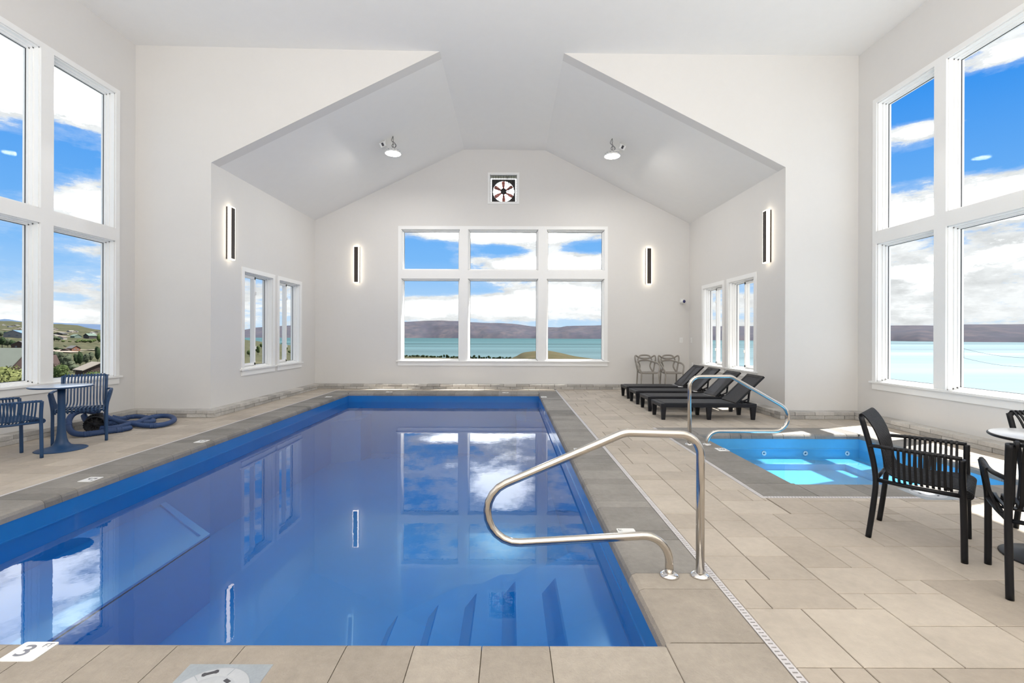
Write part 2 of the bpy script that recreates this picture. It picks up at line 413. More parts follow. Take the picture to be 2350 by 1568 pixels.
for a, b in zip(ve[:-1], ve[1:]):
    yf = YW + (TH if (a < RX0 - .01 or b > RX1 + .01) else 0)
    def zz(u, y): return vault_f(u) + (vault_b(u) - vault_f(u)) * (y - YW) / (YB - YW)
    mb.hexa([(a, yf, zz(a, yf)), (b, yf, zz(b, yf)), (b, YB + TH, zz(b, YB + TH)), (a, YB + TH, zz(a, YB + TH)),
             (a, yf, zz(a, yf) + .25), (b, yf, zz(b, yf) + .25), (b, YB + TH, zz(b, YB + TH) + .25), (a, YB + TH, zz(a, YB + TH) + .25)])
structure(mb.build('ceiling', M['ceiling']))
mb = MB()
mb.box(XR + TH, XR + 1.02, YN - .6, YW + .6, 6.2, 6.4); mb.box(XL - 1.02, XL - TH, YN - .6, YW + .6, 6.2, 6.4)
for a, b in zip(ve[:-1], ve[1:]):
    za, zb = vault_b(a) + .02, vault_b(b) + .02; y0, y1 = YB + TH, YB + TH + .52
    mb.hexa([(a, y0, za), (b, y0, zb), (b, y1, zb), (a, y1, za), (a, y0, za + .2), (b, y0, zb + .2), (b, y1, zb + .2), (a, y1, za + .2)])
structure(mb.build('trim_eaves', M['trim']))

# ---- windows
def window(idx, P, cols, rows, cas, glass_n=.15, slider=False, flip=False):
    root = empty('window_%d' % idx, (0, 0, 0)); structure(root)
    u0, u1, z0, z1 = grow(cols, rows)
    cs = MB()
    B = lambda a, b, c, d, n0, n1, q=cs: q.hexa([P(a, c, n0), P(b, c, n0), P(b, c, n1), P(a, c, n1), P(a, d, n0), P(b, d, n0), P(b, d, n1), P(a, d, n1)])
    B(u0 - cas, u0, z0 - .002, z1 + cas, -.018, .0); B(u1, u1 + cas, z0 - .002, z1 + cas, -.018, .0); B(u0, u1, z1, z1 + cas, -.018, .0)
    for c0, c1 in zip(cols[:-1], cols[1:]): B(c0[1], c1[0], z0, z1, -.018, .19)
    for r0, r1 in zip(rows[:-1], rows[1:]):
        for c in cols: B(c[0], c[1], r0[1], r1[0], -.018, .19)
    cs.build('casing', M['trim'], root)
    si = MB(); e = cas + .04
    B(u0 - e, u1 + e, z0 - .028, z0, -.045, .0, si); B(u0, u1, z0 - .028, z0 + .0005, 0, .15, si); si.build('sill', M['trim'], root)
    ap = MB(); B(u0 - cas, u1 + cas, z0 - .13, z0 - .028, -.018, 0, ap); ap.build('apron', M['trim'], root)
    fr = MB(); gs = MB(); ga = MB(); first = True
    for (a, b) in cols:
        for (c, d) in rows:
            L = .012                                            # jamb liners
            for (x0, x1, y0, y1) in ((a, a + L, c, d), (b - L, b, c, d), (a, b, d - L, d), (a, b, c, c + L)):
                B(x0, x1, y0, y1, .01, .19, fr)
            for st, n0 in ((.028, .075), (.044, .115)):
                for (x0, x1, y0, y1) in ((a, a + st, c, d), (b - st, b, c, d), (a, b, d - st, d), (a, b, c, c + st)):
                    B(x0, x1, y0, y1, n0, .19, fr)
            g = .006
            for (x0, x1, y0, y1) in ((a + .044, a + .044 + g, c + .044, d - .044), (b - .044 - g, b - .044, c + .044, d - .044), (a + .044, b - .044, d - .044 - g, d - .044), (a + .044, b - .044, c + .044, c + .044 + g)):
                B(x0, x1, y0, y1, .146, .156, ga)
            if slider:
                mid = (a + b) / 2
                o = -1 if flip else 1
                lo, hi = (a + .044, mid + .03)
                for (x0, x1, y0, y1) in ((lo, lo + .045, c + .044, d - .044), (hi - .045, hi, c + .044, d - .044), (lo, hi, d - .089, d - .044), (lo, hi, c + .044, c + .089)):
                    B(x0, x1, y0, y1, .085, .125, fr)
                B(mid - .02, mid + .025, c + .044, d - .044, .125, .17, fr)
                B(hi - .03, hi - .012, (c + d) / 2 - .02 + .55, (c + d) / 2 + .04 + .55, .06, .086, fr)
                B(hi - .03, hi - .012, (c + d) / 2 - .02 - .55, (c + d) / 2 + .04 - .55, .06, .086, fr)
            pg = MB()
            pg.add([P(a + .04, c + .04, glass_n), P(b - .04, c + .04, glass_n), P(b - .04, d - .04, glass_n), P(a + .04, d - .04, glass_n)], [(0, 1, 2, 3)])
            pg.build('pane', M['glass'], root)
    fr.build('frame', M['vinyl'], root); ga.build('gasket', M['gasket'], root)
    return root
window(1, PB, BK_cols, BK_rows, .085)
window(2, PLm, LCOLS, LROWS, .075)
window(3, PRm, LCOLS, RROWS, .075)
for i, (a, b) in enumerate(SW['L']): window(4 + i, PAL, [(a, b)], [SR['L']], .085, slider=True)
for i, (a, b) in enumerate(SW['R']): window(6 + i, PAR, [(a, b)], [SR['R']], .085, slider=True)

# ------------------------------------------------------------------ deck, copings, drains
POOL = (-3.87, .70, 2.12, 11.30); POOLC = (-4.33, 1.155, 1.62, 11.74)
SPA = (2.68, 4.95, 4.43, 6.67); SPAC = (2.20, 5.40, 4.07, 7.12)
def sub(r, h):
    x0, x1, y0, y1 = r; a, b, c, d = h
    if a >= x1 or b <= x0 or c >= y1 or d <= y0: return [r]
    out = []
    if a > x0: out.append((x0, a, y0, y1))
    if b < x1: out.append((b, x1, y0, y1))
    xa, xb = max(x0, a), min(x1, b)
    if c > y0: out.append((xa, xb, y0, c))
    if d < y1: out.append((xa, xb, d, y1))
    return out
DR = .043
holes = [POOLC, (POOLC[1], POOLC[1] + DR, 1.0, YB), (-4.358, -4.33, YN, YB), (1.155, 1.155 + DR, YN, 1.0), SPAC, (SPAC[0] - DR, SPAC[0], 4.07 - DR, 7.12), (SPAC[0], 4.02, 4.07 - DR, 4.07)]
full = (XL, XR, YN, YB)
fl = MB()
regs = [full]
for h in (POOLC, SPAC): regs = [q for r in regs for q in sub(r, h)]
for (a, b, c, d) in regs: fl.box(a, b, c, d, -.12, -.006, tone=0)
floor_base = structure(fl.build('floor', M['joint']))
G = .142
nx, ny = int((XR - XL) / G) + 2, int((YB - YN) / G) + 2
x_org = 1.198 - G * math.ceil((1.198 - XL) / G)
used = [[False] * ny for _ in range(nx)]
SH = [(3, 2), (2, 2), (3, 2), (2, 3), (3, 3), (2, 2), (1, 2), (3, 2), (2, 1)]
st = MB()
def stone(mb, a, b, c, d, tone, j=.0026, z=0.0):
    if b - a < .02 or d - c < .02: return
    mb.loft([[(a + j, c + j, -.012), (b - j, c + j, -.012), (b - j, d - j, -.012), (a + j, d - j, -.012)],
             [(a + j, c + j, z - .003), (b - j, c + j, z - .003), (b - j, d - j, z - .003), (a + j, d - j, z - .003)],
             [(a + j + .003, c + j + .003, z), (b - j - .003, c + j + .003, z), (b - j - .003, d - j - .003, z), (a + j + .003, d - j - .003, z)]], tone=tone)
for j in range(ny):
    for i in range(nx):
        if used[i][j]: continue
        opts = SH[:]; random.shuffle(opts)
        for (wx, wy) in opts + [(1, 1)]:
            if i + wx <= nx and j + wy <= ny and not any(used[i + p][j + q] for p in range(wx) for q in range(wy)):
                if (wx, wy) == (1, 2) and random.random() < .5: continue
                break
        for p in range(wx):
            for q in range(wy): used[i + p][j + q] = True
        r = [(max(x_org + i * G, XL), min(x_org + (i + wx) * G, XR), max(YN + j * G, YN), min(YN + (j + wy) * G, YB))]
        for h in holes: r = [q for k in r for q in sub(k, h)]
        tn = min(1, max(0, random.gauss(.55, .28)))
        for (a, b, c, d) in r:
            if b > a and d > c: stone(st, a, b, c, d, tn)
pav = structure(st.build('floor_pavers', M['paver']))

def coping(name, inner, outer, parent, warm_near=False, lens=(.30, .15, .45)):
    rs = random.Random(3)
    ix0, ix1, iy0, iy1 = inner; ox0, ox1, oy0, oy1 = outer
    mbs = {'coping': MB(), 'coping_warm': MB()}
    j = .002
    def prof(o, i_):   # across, from outer edge o to inner lip i_ (sign aware); returns list of (across, z)
        s = 1 if i_ > o else -1
        return [(o + s * j, -.012), (o + s * j, -.003), (o + s * (j + .003), 0), (i_ - s * .035, 0), (i_ - s * .012, -.010), (i_, -.032), (i_ + s * .004, -.07), (i_ - s * .06, -.07), (i_ - s * .08, -.012)]
    def run(axis, a0, a1, o, i_, key):
        p = a0
        while p < a1 - .02:
            L = rs.choice(lens); q = min(p + L, a1)
            if a1 - q < .1: q = a1
            tn = min(1, max(0, rs.gauss(.5, .3)))
            rings = []
            for s_ in (p + j, q - j):
                rings.append([((s_, w_, z) if axis == 'x' else (w_, s_, z)) for w_, z in prof(o, i_)])
            mbs[key].loft(rings, tone=tn); p = q
    near = 'coping_warm' if warm_near else 'coping'
    run('y', iy0, iy1, ox0, ix0, 'coping')
    if warm_near: run('y', iy0, iy0 + .62, ox1, ix1, 'coping_warm'); run('y', iy0 + .62, iy1, ox1, ix1, 'coping')
    else: run('y', iy0, iy1, ox1, ix1, 'coping')
    run('x', ix0, ix1, oy1, iy1, 'coping'); run('x', ix0, ix1, oy0, iy0, near)
    for (a, b) in ((ox0, ix0), (ix1, ox1)):
        for (c, d) in ((oy0, iy0), (iy1, oy1)):
            stone(mbs[near if c == oy0 else 'coping'], a, b, c, d, .5)
    mbs['coping'].build('coping', M['coping'], parent)
    if warm_near: tag(mbs['coping_warm'].build('coping', M['coping_warm'], parent), label='tan coping stones at the near end')
    jb = MB()
    for q in sub(outer, (ix0 - .05, ix1 + .05, iy0 - .05, iy1 + .05)): jb.box(q[0], q[1], q[2], q[3], -.12, -.006)
    jb.build('mortar_bed', M['joint'], parent)

WZ = -.22
def basin(root, r, depth0, depth1, key):
    x0, x1, y0, y1 = r; mb = MB(); T_ = .15; D = max(depth0, depth1) + .1
    mb.box(x0 - T_, x0, y0 - T_, y1 + T_, -D, -.07); mb.box(x1, x1 + T_, y0 - T_, y1 + T_, -D, -.07)
    mb.box(x0, x1, y0 - T_, y0, -D, -.07); mb.box(x0, x1, y1, y1 + T_, -D, -.07)
    mb.hexa([(x0, y0, -D - .1), (x1, y0, -D - .1), (x1, y1, -D - .1), (x0, y1, -D - .1), (x0, y0, -depth0), (x1, y0, -depth0), (x1, y1, -depth1), (x0, y1, -depth1)])
    # slim moulded rib at the waterline
    e = .008
    for (a, b, c, d) in ((x0, x0 + e, y0, y1), (x1 - e, x1, y0, y1), (x0, x1, y1 - e, y1)): mb.box(a, b, c, d, WZ + .0, WZ + .012)
    mb.build('shell', M[key], root)
pool = empty('swimming_pool', (0, 0, 0), label='long rectangular blue swimming pool filling the middle of the room', cat='swimming pool')
basin(pool, POOL, 1.05, 1.45, 'liner')
wt = MB(); wt.add([(POOL[0], POOL[2], WZ), (POOL[1], POOL[2], WZ), (POOL[1], POOL[3], WZ), (POOL[0], POOL[3], WZ)], [(0, 1, 2, 3)]); wt.build('water', M['water'], pool)
coping('coping', POOL, POOLC, pool, warm_near=True)
for k, (x, ye, z) in enumerate([(.346, 3.50, -.42), (.05, 3.72, -.56), (-.26, 3.80, -.70), (-.58, 3.88, -.84), (-.93, 3.95, -.97)]):
    mb = MB(); c = min(.5, .7 - x - .02)
    ring = lambda q, zz_: [(x - q, POOL[2], zz_), (POOL[1], POOL[2], zz_), (POOL[1], ye + c + q, zz_), (x + c - q * .4, ye + c + q, zz_), (x - q, ye + q * .4, zz_)]
    mb.loft([ring(.13, -1.3), ring(.10, z - .14), ring(.012, z - .012), ring(0, z)])
    mb.build('step', M['liner'], pool)
mb = MB()     # long bench down the left side
mb.poly([(-3.87, POOL[2]), (-2.83, POOL[2]), (-2.83, 4.45), (-3.2, 4.75), (-3.87, 5.30)], -1.4, -.52)
mb.poly([(-2.89, POOL[2]), (-2.83, POOL[2]), (-2.83, 4.45), (-3.2, 4.75), (-3.87, 5.30), (-3.87, 5.22), (-3.23, 4.68), (-2.89, 4.41)], -.53, -.50)
mb.build('bench', M['liner'], pool)
for sx in (1, -1):
    x = POOL[1] if sx > 0 else POOL[0]
    mb = MB(); mb.poly([(x, 10.2), (x - sx * .55, 10.5), (x - sx * .55, 11.3), (x, 11.3)], -1.6, -.50)
    mb.poly([(x, 10.6), (x - sx * .32, 10.8), (x - sx * .32, 11.3), (x, 11.3)], -1.6, -.34)
    mb.build('corner_step', M['liner'], pool)
mb = MB(); mb.lathe([(.0, 0), (.035, 0), (.045, -.01), (.045, -.02)], n=16, M4=Matrix.Translation((.695, 9.4, -.16)) @ Matrix.Rotation(R(-90), 4, 'Y'))
mb.build('return_jet', M['tile_white'], pool)

spa = empty('hot_tub', (0, 0, 0), label='small square blue hot tub with sunlit water at the right', cat='hot tub')
basin(spa, SPA, .42, .42, 'spa')
wt = MB(); wt.add([(SPA[0], SPA[2], WZ), (SPA[1], SPA[2], WZ), (SPA[1], SPA[3], WZ), (SPA[0], SPA[3], WZ)], [(0, 1, 2, 3)]); wt.build('water', M['spa_water'], spa)
coping('coping', SPA, SPAC, spa)
mb = MB()
mb.box(SPA[0], SPA[1], SPA[3] - .32, SPA[3], -.95, -.34); mb.box(SPA[0], SPA[0] + .42, SPA[2], SPA[3] - .32, -.95, -.34); mb.box(SPA[1] - .42, SPA[1], SPA[2], SPA[3] - .32, -.95, -.34)
mb.build('bench', M['spa'], spa)
for px in (1753, 1848, 1944):
    p = onY(px, 1043, SPA[3]); mb = MB()
    mb.lathe([(0, 0), (.012, 0), (.018, .008), (.030, .008), (.036, 0)], n=20, M4=Matrix.Translation((p.x, SPA[3] - .004, -.275)) @ Matrix.Rotation(R(90), 4, 'X'))
    mb.build('jet', M['tile_white'], spa)

def grate(name, a, b, c, d, along, label, slots=True):
    root = empty(name, ((a + b) / 2, (c + d) / 2, 0), label=label, cat='drain')
    ox, oy = root.location.x, root.location.y
    ch = MB(); ch.box(a - ox, b - ox, c - oy, d - oy, -.05, -.012); ch.build('channel', M['slot'], root)
    mb = MB(); Ln = (d - c) if along == 'y' else (b - a); n = int(Ln / .026); W = (b - a) if along == 'y' else (d - c)
    def q(u0, u1, v0, v1):
        if along == 'y': mb.box(a + v0 - ox, a + v1 - ox, c + u0 - oy, c + u1 - oy, -.012, -.0005)
        else: mb.box(a + u0 - ox, a + u1 - ox, c + v0 - oy, c + v1 - oy, -.012, -.0005)
    if slots:
        q(0, Ln, .002, W * .24); q(0, Ln, W * .76, W - .002)
        for k in range(n): u = k * Ln / n; q(u, u + Ln / n * .68, W * .24, W * .76)
    else: q(0, Ln, .001, W - .001)
    mb.build('grate', M['grate'], root)
grate('slot_drain', 1.155, 1.155 + DR, 1.0, 12.1, 'y', 'long light grey slotted drain running beside the right pool coping')
grate('slot_drain', SPAC[0] - DR, SPAC[0], 4.07 - DR, 7.12, 'y', 'light slotted drain along the left coping of the hot tub')
grate('slot_drain', SPAC[0], 4.02, 4.07 - DR, 4.07, 'x', 'short slotted drain along the near coping of the hot tub')
grate('slot_drain', -4.358, -4.33, 1.0, 12.1, 'y', 'thin pale drain strip beside the left pool coping', slots=False)

def skimmer(cx, cy, s, label, rz=0.0):
    root = empty('skimmer_lid', (cx, cy, 0), rz, label=label, cat='pool skimmer lid')
    h = s / 2; mb = MB(); mb.bbox(-h, h, -h, h, -.012, .002, .0015); mb.build('plate', M['lid_plate'], root)
    r = h * .86; mb = MB()
    mb.lathe([(r, .0015), (r, .004), (r - .004, .0055), (r * .68, .0055), (r * .67, .0045), (r * .655, .0055), (r * .42, .0055), (r * .41, .0045), (r * .395, .0055), (.001, .0055)], n=64)
    lid = mb.build('lid', M['lid'], root)
    for k in range(6):
        a = k * math.pi / 3 + .3; rot = Matrix.Rotation(a, 4, 'Z'); mb = MB(); mb.box(r * .7, r * .97, -.0012, .0012, .005, .0062, rot=rot)
        mb.build('rib', M['lid_plate'], lid)
    for a in (1.05, 3.15, 5.25):
        rot = Matrix.Rotation(a, 4, 'Z'); mb = MB(); mb.box(r * .50, r * .60, -.014, .014, .005, .0068, rot=rot); mb.build('finger_hole', M['slot'], lid)
    mb = MB(); rot = Matrix.Rotation(2.0, 4, 'Z')
    mb.loft([[rot @ Vector((r * .84 + x, y, z)) for x, y in ((.006, -.03), (.011, -.022), (.007, -.012), (.007, .012), (.011, .022), (.006, .03), (-.006, .03), (-.011, .022), (-.007, .012), (-.007, -.012), (-.011, -.022), (-.006, -.03))] for z in (.0052, .0068)])
    mb.build('finger_hole', M['slot'], lid)
p1, p2 = onZ(437, 1525), onZ(628, 1525); s1 = p2.x - p1.x
skimmer((p1.x + p2.x) / 2, p1.y - s1 / 2, s1, 'pale grey round skimmer lid in a square plate at the near pool edge')
q1, q2 = onZ(2048, 1122), onZ(2137, 1122); q3 = onZ(2115, 1148)
skimmer((q1.x + q2.x) / 2 + .02, q1.y - .14, .30, 'blue-grey round skimmer lid in the near coping of the hot tub')

# ---- depth marker tiles
def text_mesh(s, size):
    cu = bpy.data.curves.new('t', 'FONT'); cu.body = s; cu.size = size; cu.align_x = 'CENTER'; cu.align_y = 'CENTER'; cu.offset = size * .012
    o = bpy.data.objects.new('t', cu); col.objects.link(o); bpy.context.view_layer.update()
    me = bpy.data.meshes.new_from_object(o.evaluated_get(bpy.context.evaluated_depsgraph_get()))
    bpy.data.objects.remove(o); return me
def marker(cx, cy, rz, num, label, ink='ink'):
    root = empty('depth_marker', (cx, cy, 0), rz, label=label, cat='depth marker', group='depth marker tiles on the copings')
    w_, h_ = .075, .063; r = .01; pts = []
    for (sx, sy, a0) in ((1, 1, 0), (-1, 1, 90), (-1, -1, 180), (1, -1, 270)):
        for k in range(5): a = R(a0 + k * 22.5); pts.append((sx * (w_ - r) + r * math.cos(a), sy * (h_ - r) + r * math.sin(a)))
    mb = MB(); mb.poly(pts, -.004, .003); mb.build('tile', M['tile_white'], root)
    for (s, sz, x, y, nm) in ((num, .105, -.018, 0, 'numeral'), ('FT', .036, .045, .038, 'unit_letters')):
        me = text_mesh(s, sz); me.materials.clear(); me.materials.append(M[ink]); o = bpy.data.objects.new(nm, me); col.objects.link(o); o.parent = root; o.location = (x, y, .0036)
        if s == num: o.scale = (1.25, 1.0, 1)
a = onZ(72, 1499)
marker(-2.085, 2.045, 0, '3', 'white depth tile reading 3 FT on the near coping at bottom left', 'ink_grey')
for px, py, z_, num, lb in ((208, 1101, R(-90), '5', 'white depth tile on the left coping opposite the blue chairs'), (463, 1013.5, R(-90), '5', 'white depth tile on the left coping near the coiled hose'), (754, 911, R(-90), '5', 'white depth tile on the left coping by the far corner'),
                            (893, 900, R(180), '5', 'white depth tile on the far coping at its left part'), (1160, 901.5, R(180), '5', 'white depth tile on the far coping at its right part'),
                            (1248, 911.5, R(90), '5', 'white depth tile on the right coping by the far corner'), (1330, 1033, R(90), '5', 'white depth tile on the right coping half hidden by the upper handrail bar'),
                            (1440, 1224, R(90), '3', 'white depth tile on the right coping just above the lower handrail bar'), (1657, 1032.5, R(-90), '3', 'white depth tile on the hot tub coping by its handrail')):
    p = onZ(px, py); marker(p.x, p.y, z_, num, lb)

# ---- stone curbs along the walls
def curb(name, p0, p1, nrm, seed, off=0.0):
    rs = random.Random(seed); p0, p1 = Vector(p0), Vector(p1); d = (p1 - p0).normalized(); L = (p1 - p0).length; n = Vector(nrm)
    D = .185; mb = MB()
    for c in range(2):
        u = -off + (0 if c else -.165)
        while u < L:
            a, b = max(u, 0) + .004, min(u + .33, L) - .004
            if b - a > .02:
                dd = D + rs.uniform(-.006, .006) - (0 if c else .006); z0, z1 = c * .062 + .001, c * .062 + .060
                ring = []
                for (z, e) in ((z0, .003), (z0 + .004, 0), (z1 - .004, 0), (z1, .003)):
                    ring.append([tuple(p0 + d * (a + e) + Vector((0, 0, z))), tuple(p0 + d * (b - e) + Vector((0, 0, z))), tuple(p0 + d * (b - e) + n * (dd - e) + Vector((0, 0, z))), tuple(p0 + d * (a + e) + n * (dd - e) + Vector((0, 0, z)))])
                mb.loft(ring, tone=min(1, max(0, rs.gauss(.5, .3))))
            u += .33
    o = structure(mb.build(name, M['curb']))
    mo = MB(); a = p0; c = [p0, p1, p1 + n * (D - .02), p0 + n * (D - .02)]
    c = [p0 + d * .012, p1 - d * .012, p1 - d * .012 + n * (D - .02), p0 + d * .012 + n * (D - .02)]
    mo.hexa([tuple(Vector((q.x, q.y, .0))) for q in c] + [tuple(Vector((q.x, q.y, .118))) for q in c]); mo.build('mortar', M['mortar'], o)
e = .185
curb('baseboard_back', (AL, YB, 0), (AR, YB, 0), (0, -1, 0), 1)
curb('baseboard_alcove_left', (AL, YW, 0), (AL, YB - e, 0), (1, 0, 0), 2, .1)
curb('baseboard_alcove_right', (AR, YW, 0), (AR, YB - e, 0), (-1, 0, 0), 3, .05)
curb('baseboard_wing_left', (XL + e, YW, 0), (AL + e, YW, 0), (0, -1, 0), 4)
curb('baseboard_wing_right', (AR - e, YW, 0), (XR - e, YW, 0), (0, -1, 0), 5, .08)
curb('baseboard_left', (XL, YN, 0), (XL, YW, 0), (1, 0, 0), 6)
curb('baseboard_right', (XR, YN, 0), (XR, YW, 0), (-1, 0, 0), 7, .12)

# ------------------------------------------------------------------ handrails
def handrail(pts, rad, r, Y, label, lens_):
    root = empty('handrail', (pts[0][0], Y, 0), label=label, cat='handrail')
    o = Vector((pts[0][0], 0, 0)); P3 = [Vector((x, 0, z)) - o for x, z in pts]
    mb = MB(); mb.tube(fillet(P3, rad, 10), r, 20); mb.build('rail', M['steel'], root)
    for x in (P3[0].x, P3[-1].x):
        mb = MB(); q = r / .024
        mb.lathe([(.054 * q, 0), (.055 * q, .006), (.050 * q, .014), (.034 * q, .022), (.028 * q, .024), (.025 * q, .024)], c=(x, 0, 0), n=32)
        mb.build('escutcheon', M['chrome'], root)
Y = 2.71
def XZ(px, py): p = onY(px, py, Y); return (p.x, p.z)
zt = XZ(1580, 998)[1]
handrail([(1.10, 0), (1.10, zt), XZ(1434, 993), XZ(789, 1269), (.922, XZ(1540, 1226)[1]), (.922, 0)], [.125, .16, .178, .15], .0235, Y, 'near stainless steel handrail curving out over the pool steps', 0)
Y = 5.99
xa, xb = onZ(1582, 1021).x, onZ(1622, 1021).x
handrail([(xa, 0), (xa, XZ(1600, 865)[1]), XZ(1677, 864), XZ(1897, 990), (xb, XZ(1620, 990)[1]), (xb, 0)], [.13, .12, .178, .15], .0235, Y, 'far stainless steel handrail curving out over the hot tub', 0)

# ------------------------------------------------------------------ slatted armchairs and round tables
def slat_chair(name, mkey, label, loc, rz, group):
    m = M[mkey]; root = empty(name, loc, rz, label=label, cat='chair', group=group)
    for s_ in (-1, 1):
        mb = MB(); mb.tube(smooth_path([(s_ * .215, -.245, 0), (s_ * .216, -.215, .25), (s_ * .217, -.205, .42), (s_ * .220, -.235, .62), (s_ * .222, -.285, .825)], 5), .0172, 12)
        mb.build('leg', m, root)
        mb = MB(); mb.tube(smooth_path([(s_ * .255, .235, 0), (s_ * .255, .232, .25), (s_ * .257, .228, .42), (s_ * .268, .225, .52), (s_ * .285, .225, .635)], 5), .0172, 12)
        mb.build('leg', m, root)
    fr = MB()
    for s_ in (-1, 1): fr.tube([(s_ * .216, -.205, .405), (s_ * .238, .0, .40), (s_ * .256, .228, .405)], .0135, 10)
    fr.tube([(-.216, -.205, .405), (.216, -.205, .405)], .012, 10); fr.tube([(-.256, .215, .405), (.256, .215, .405)], .012, 10)
    fr.build('seat_frame', m, root)
    n = 13; seat = MB(); back = MB()
    for k in range(n):
        x = -.195 + k * .39 / (n - 1); xs_ = x * 1.17
        bp = [(x, -.283, .806), (x, -.297, .823), (x, -.293, .838), (x, -.277, .836), (x, -.240, .790), (x, -.205, .720), (x, -.180, .640), (x, -.166, .560), (x, -.158, .500), (x * 1.02, -.140, .462), (x * 1.05, -.105, .442)]
        back.strip(smooth_path(bp, 3), (1, 0, 0), .0165, .010)
        sp_ = [(x * 1.05, -.105, .442), (x * 1.08, -.05, .434), (x * 1.12, .06, .432), (xs_, .17, .438), (xs_, .235, .438), (xs_, .265, .425), (xs_, .272, .405), (xs_, .258, .388), (xs_, .235, .385)]
        seat.strip(smooth_path(sp_, 3), (1, 0, 0), .0175, .010)
    back.tube([(-.222, -.283, .822), (.222, -.283, .822)], .010, 10)
    seat.tube([(-.232, -.02, .424), (.232, -.02, .424)], .008, 8); seat.tube([(-.24, .16, .426), (.24, .16, .426)], .008, 8)
    seat.build('seat', m, root); back.build('backrest', m, root)
    for s_ in (-1, 1):
        ar = MB()
        ar.tube(smooth_path([(s_ * .221, -.238, .630), (s_ * .255, -.20, .640), (s_ * .277, -.12, .642), (s_ * .285, .05, .642), (s_ * .285, .225, .638)], 5), .0125, 10)
        for k in range(11):
            y = -.105 + k * .028; u = k / 10
            pts = [(s_ * .270, y, .632), (s_ * .284, y, .650), (s_ * .297, y, .642), (s_ * .292, y, .60), (s_ * .276, y, .53), (s_ * .258, y, .465), (s_ * .243, y, .425), (s_ * .222, y, .416)]
            ar.strip(smooth_path(pts, 3), (0, 1, 0), .0150, .009)
        ar.build('armrest', m, root)
    return root
def rzf(fx, fy): return math.atan2(-fx, fy)
b1 = slat_chair('slatted_armchair', 'black', 'black slatted armchair turned towards the window in front of the hot tub', (2.802, 3.22, 0), rzf(.693, -.721), 'black armchairs around the right table')
dup(b1, (2.955, 2.520, 0), rzf(.65, .76), 'black slatted armchair nearest the camera, cut off at the right of the photo', 'black armchairs around the right table')
dup(b1, (3.895, 3.175, 0), rzf(0.05, -1), 'black slatted armchair on the window side behind the right table', 'black armchairs around the right table')
n1 = slat_chair('slatted_armchair', 'navy', 'navy slatted armchair behind the left table by the window', (-5.605, 6.176, 0), rzf(.60, -.80), 'navy armchairs at the left table')
dup(n1, (-5.557, 5.157, 0), rzf(.44, .9), 'navy slatted armchair cut off at the left edge of the photo', 'navy armchairs at the left table')

def round_table(loc, mkey, topkey, label):
    root = empty('bistro_table', (*loc, 0), label=label, cat='table')
    mb = MB(); mb.lathe([(.24, 0), (.245, .004), (.235, .010), (.16, .022), (.09, .050), (.065, .085), (.052, .13), (.043, .20), (.038, .30), (.0365, .60), (.038, .742)], n=48); mb.build('pedestal', M[mkey], root)
    mb = MB(); mb.lathe([(.05, .735), (.10, .742), (.287, .746), (.296, .752), (.298, .758), (.296, .762), (.290, .7645)], n=64); t_ = mb.build('table_top', M[mkey], root)
    mb = MB(); mb.lathe([(.2895, .760), (.2895, .7655), (.287, .7662), (.001, .7662)], n=64); mb.build('top_surface', M[topkey], t_)
    return root
round_table((-5.385, 5.655), 'navy', 'navy_top', 'round navy pedestal table with a pale top by the left window')
round_table((3.36, 2.90), 'black', 'black_top', 'round black pedestal table with a light grey top by the right window')

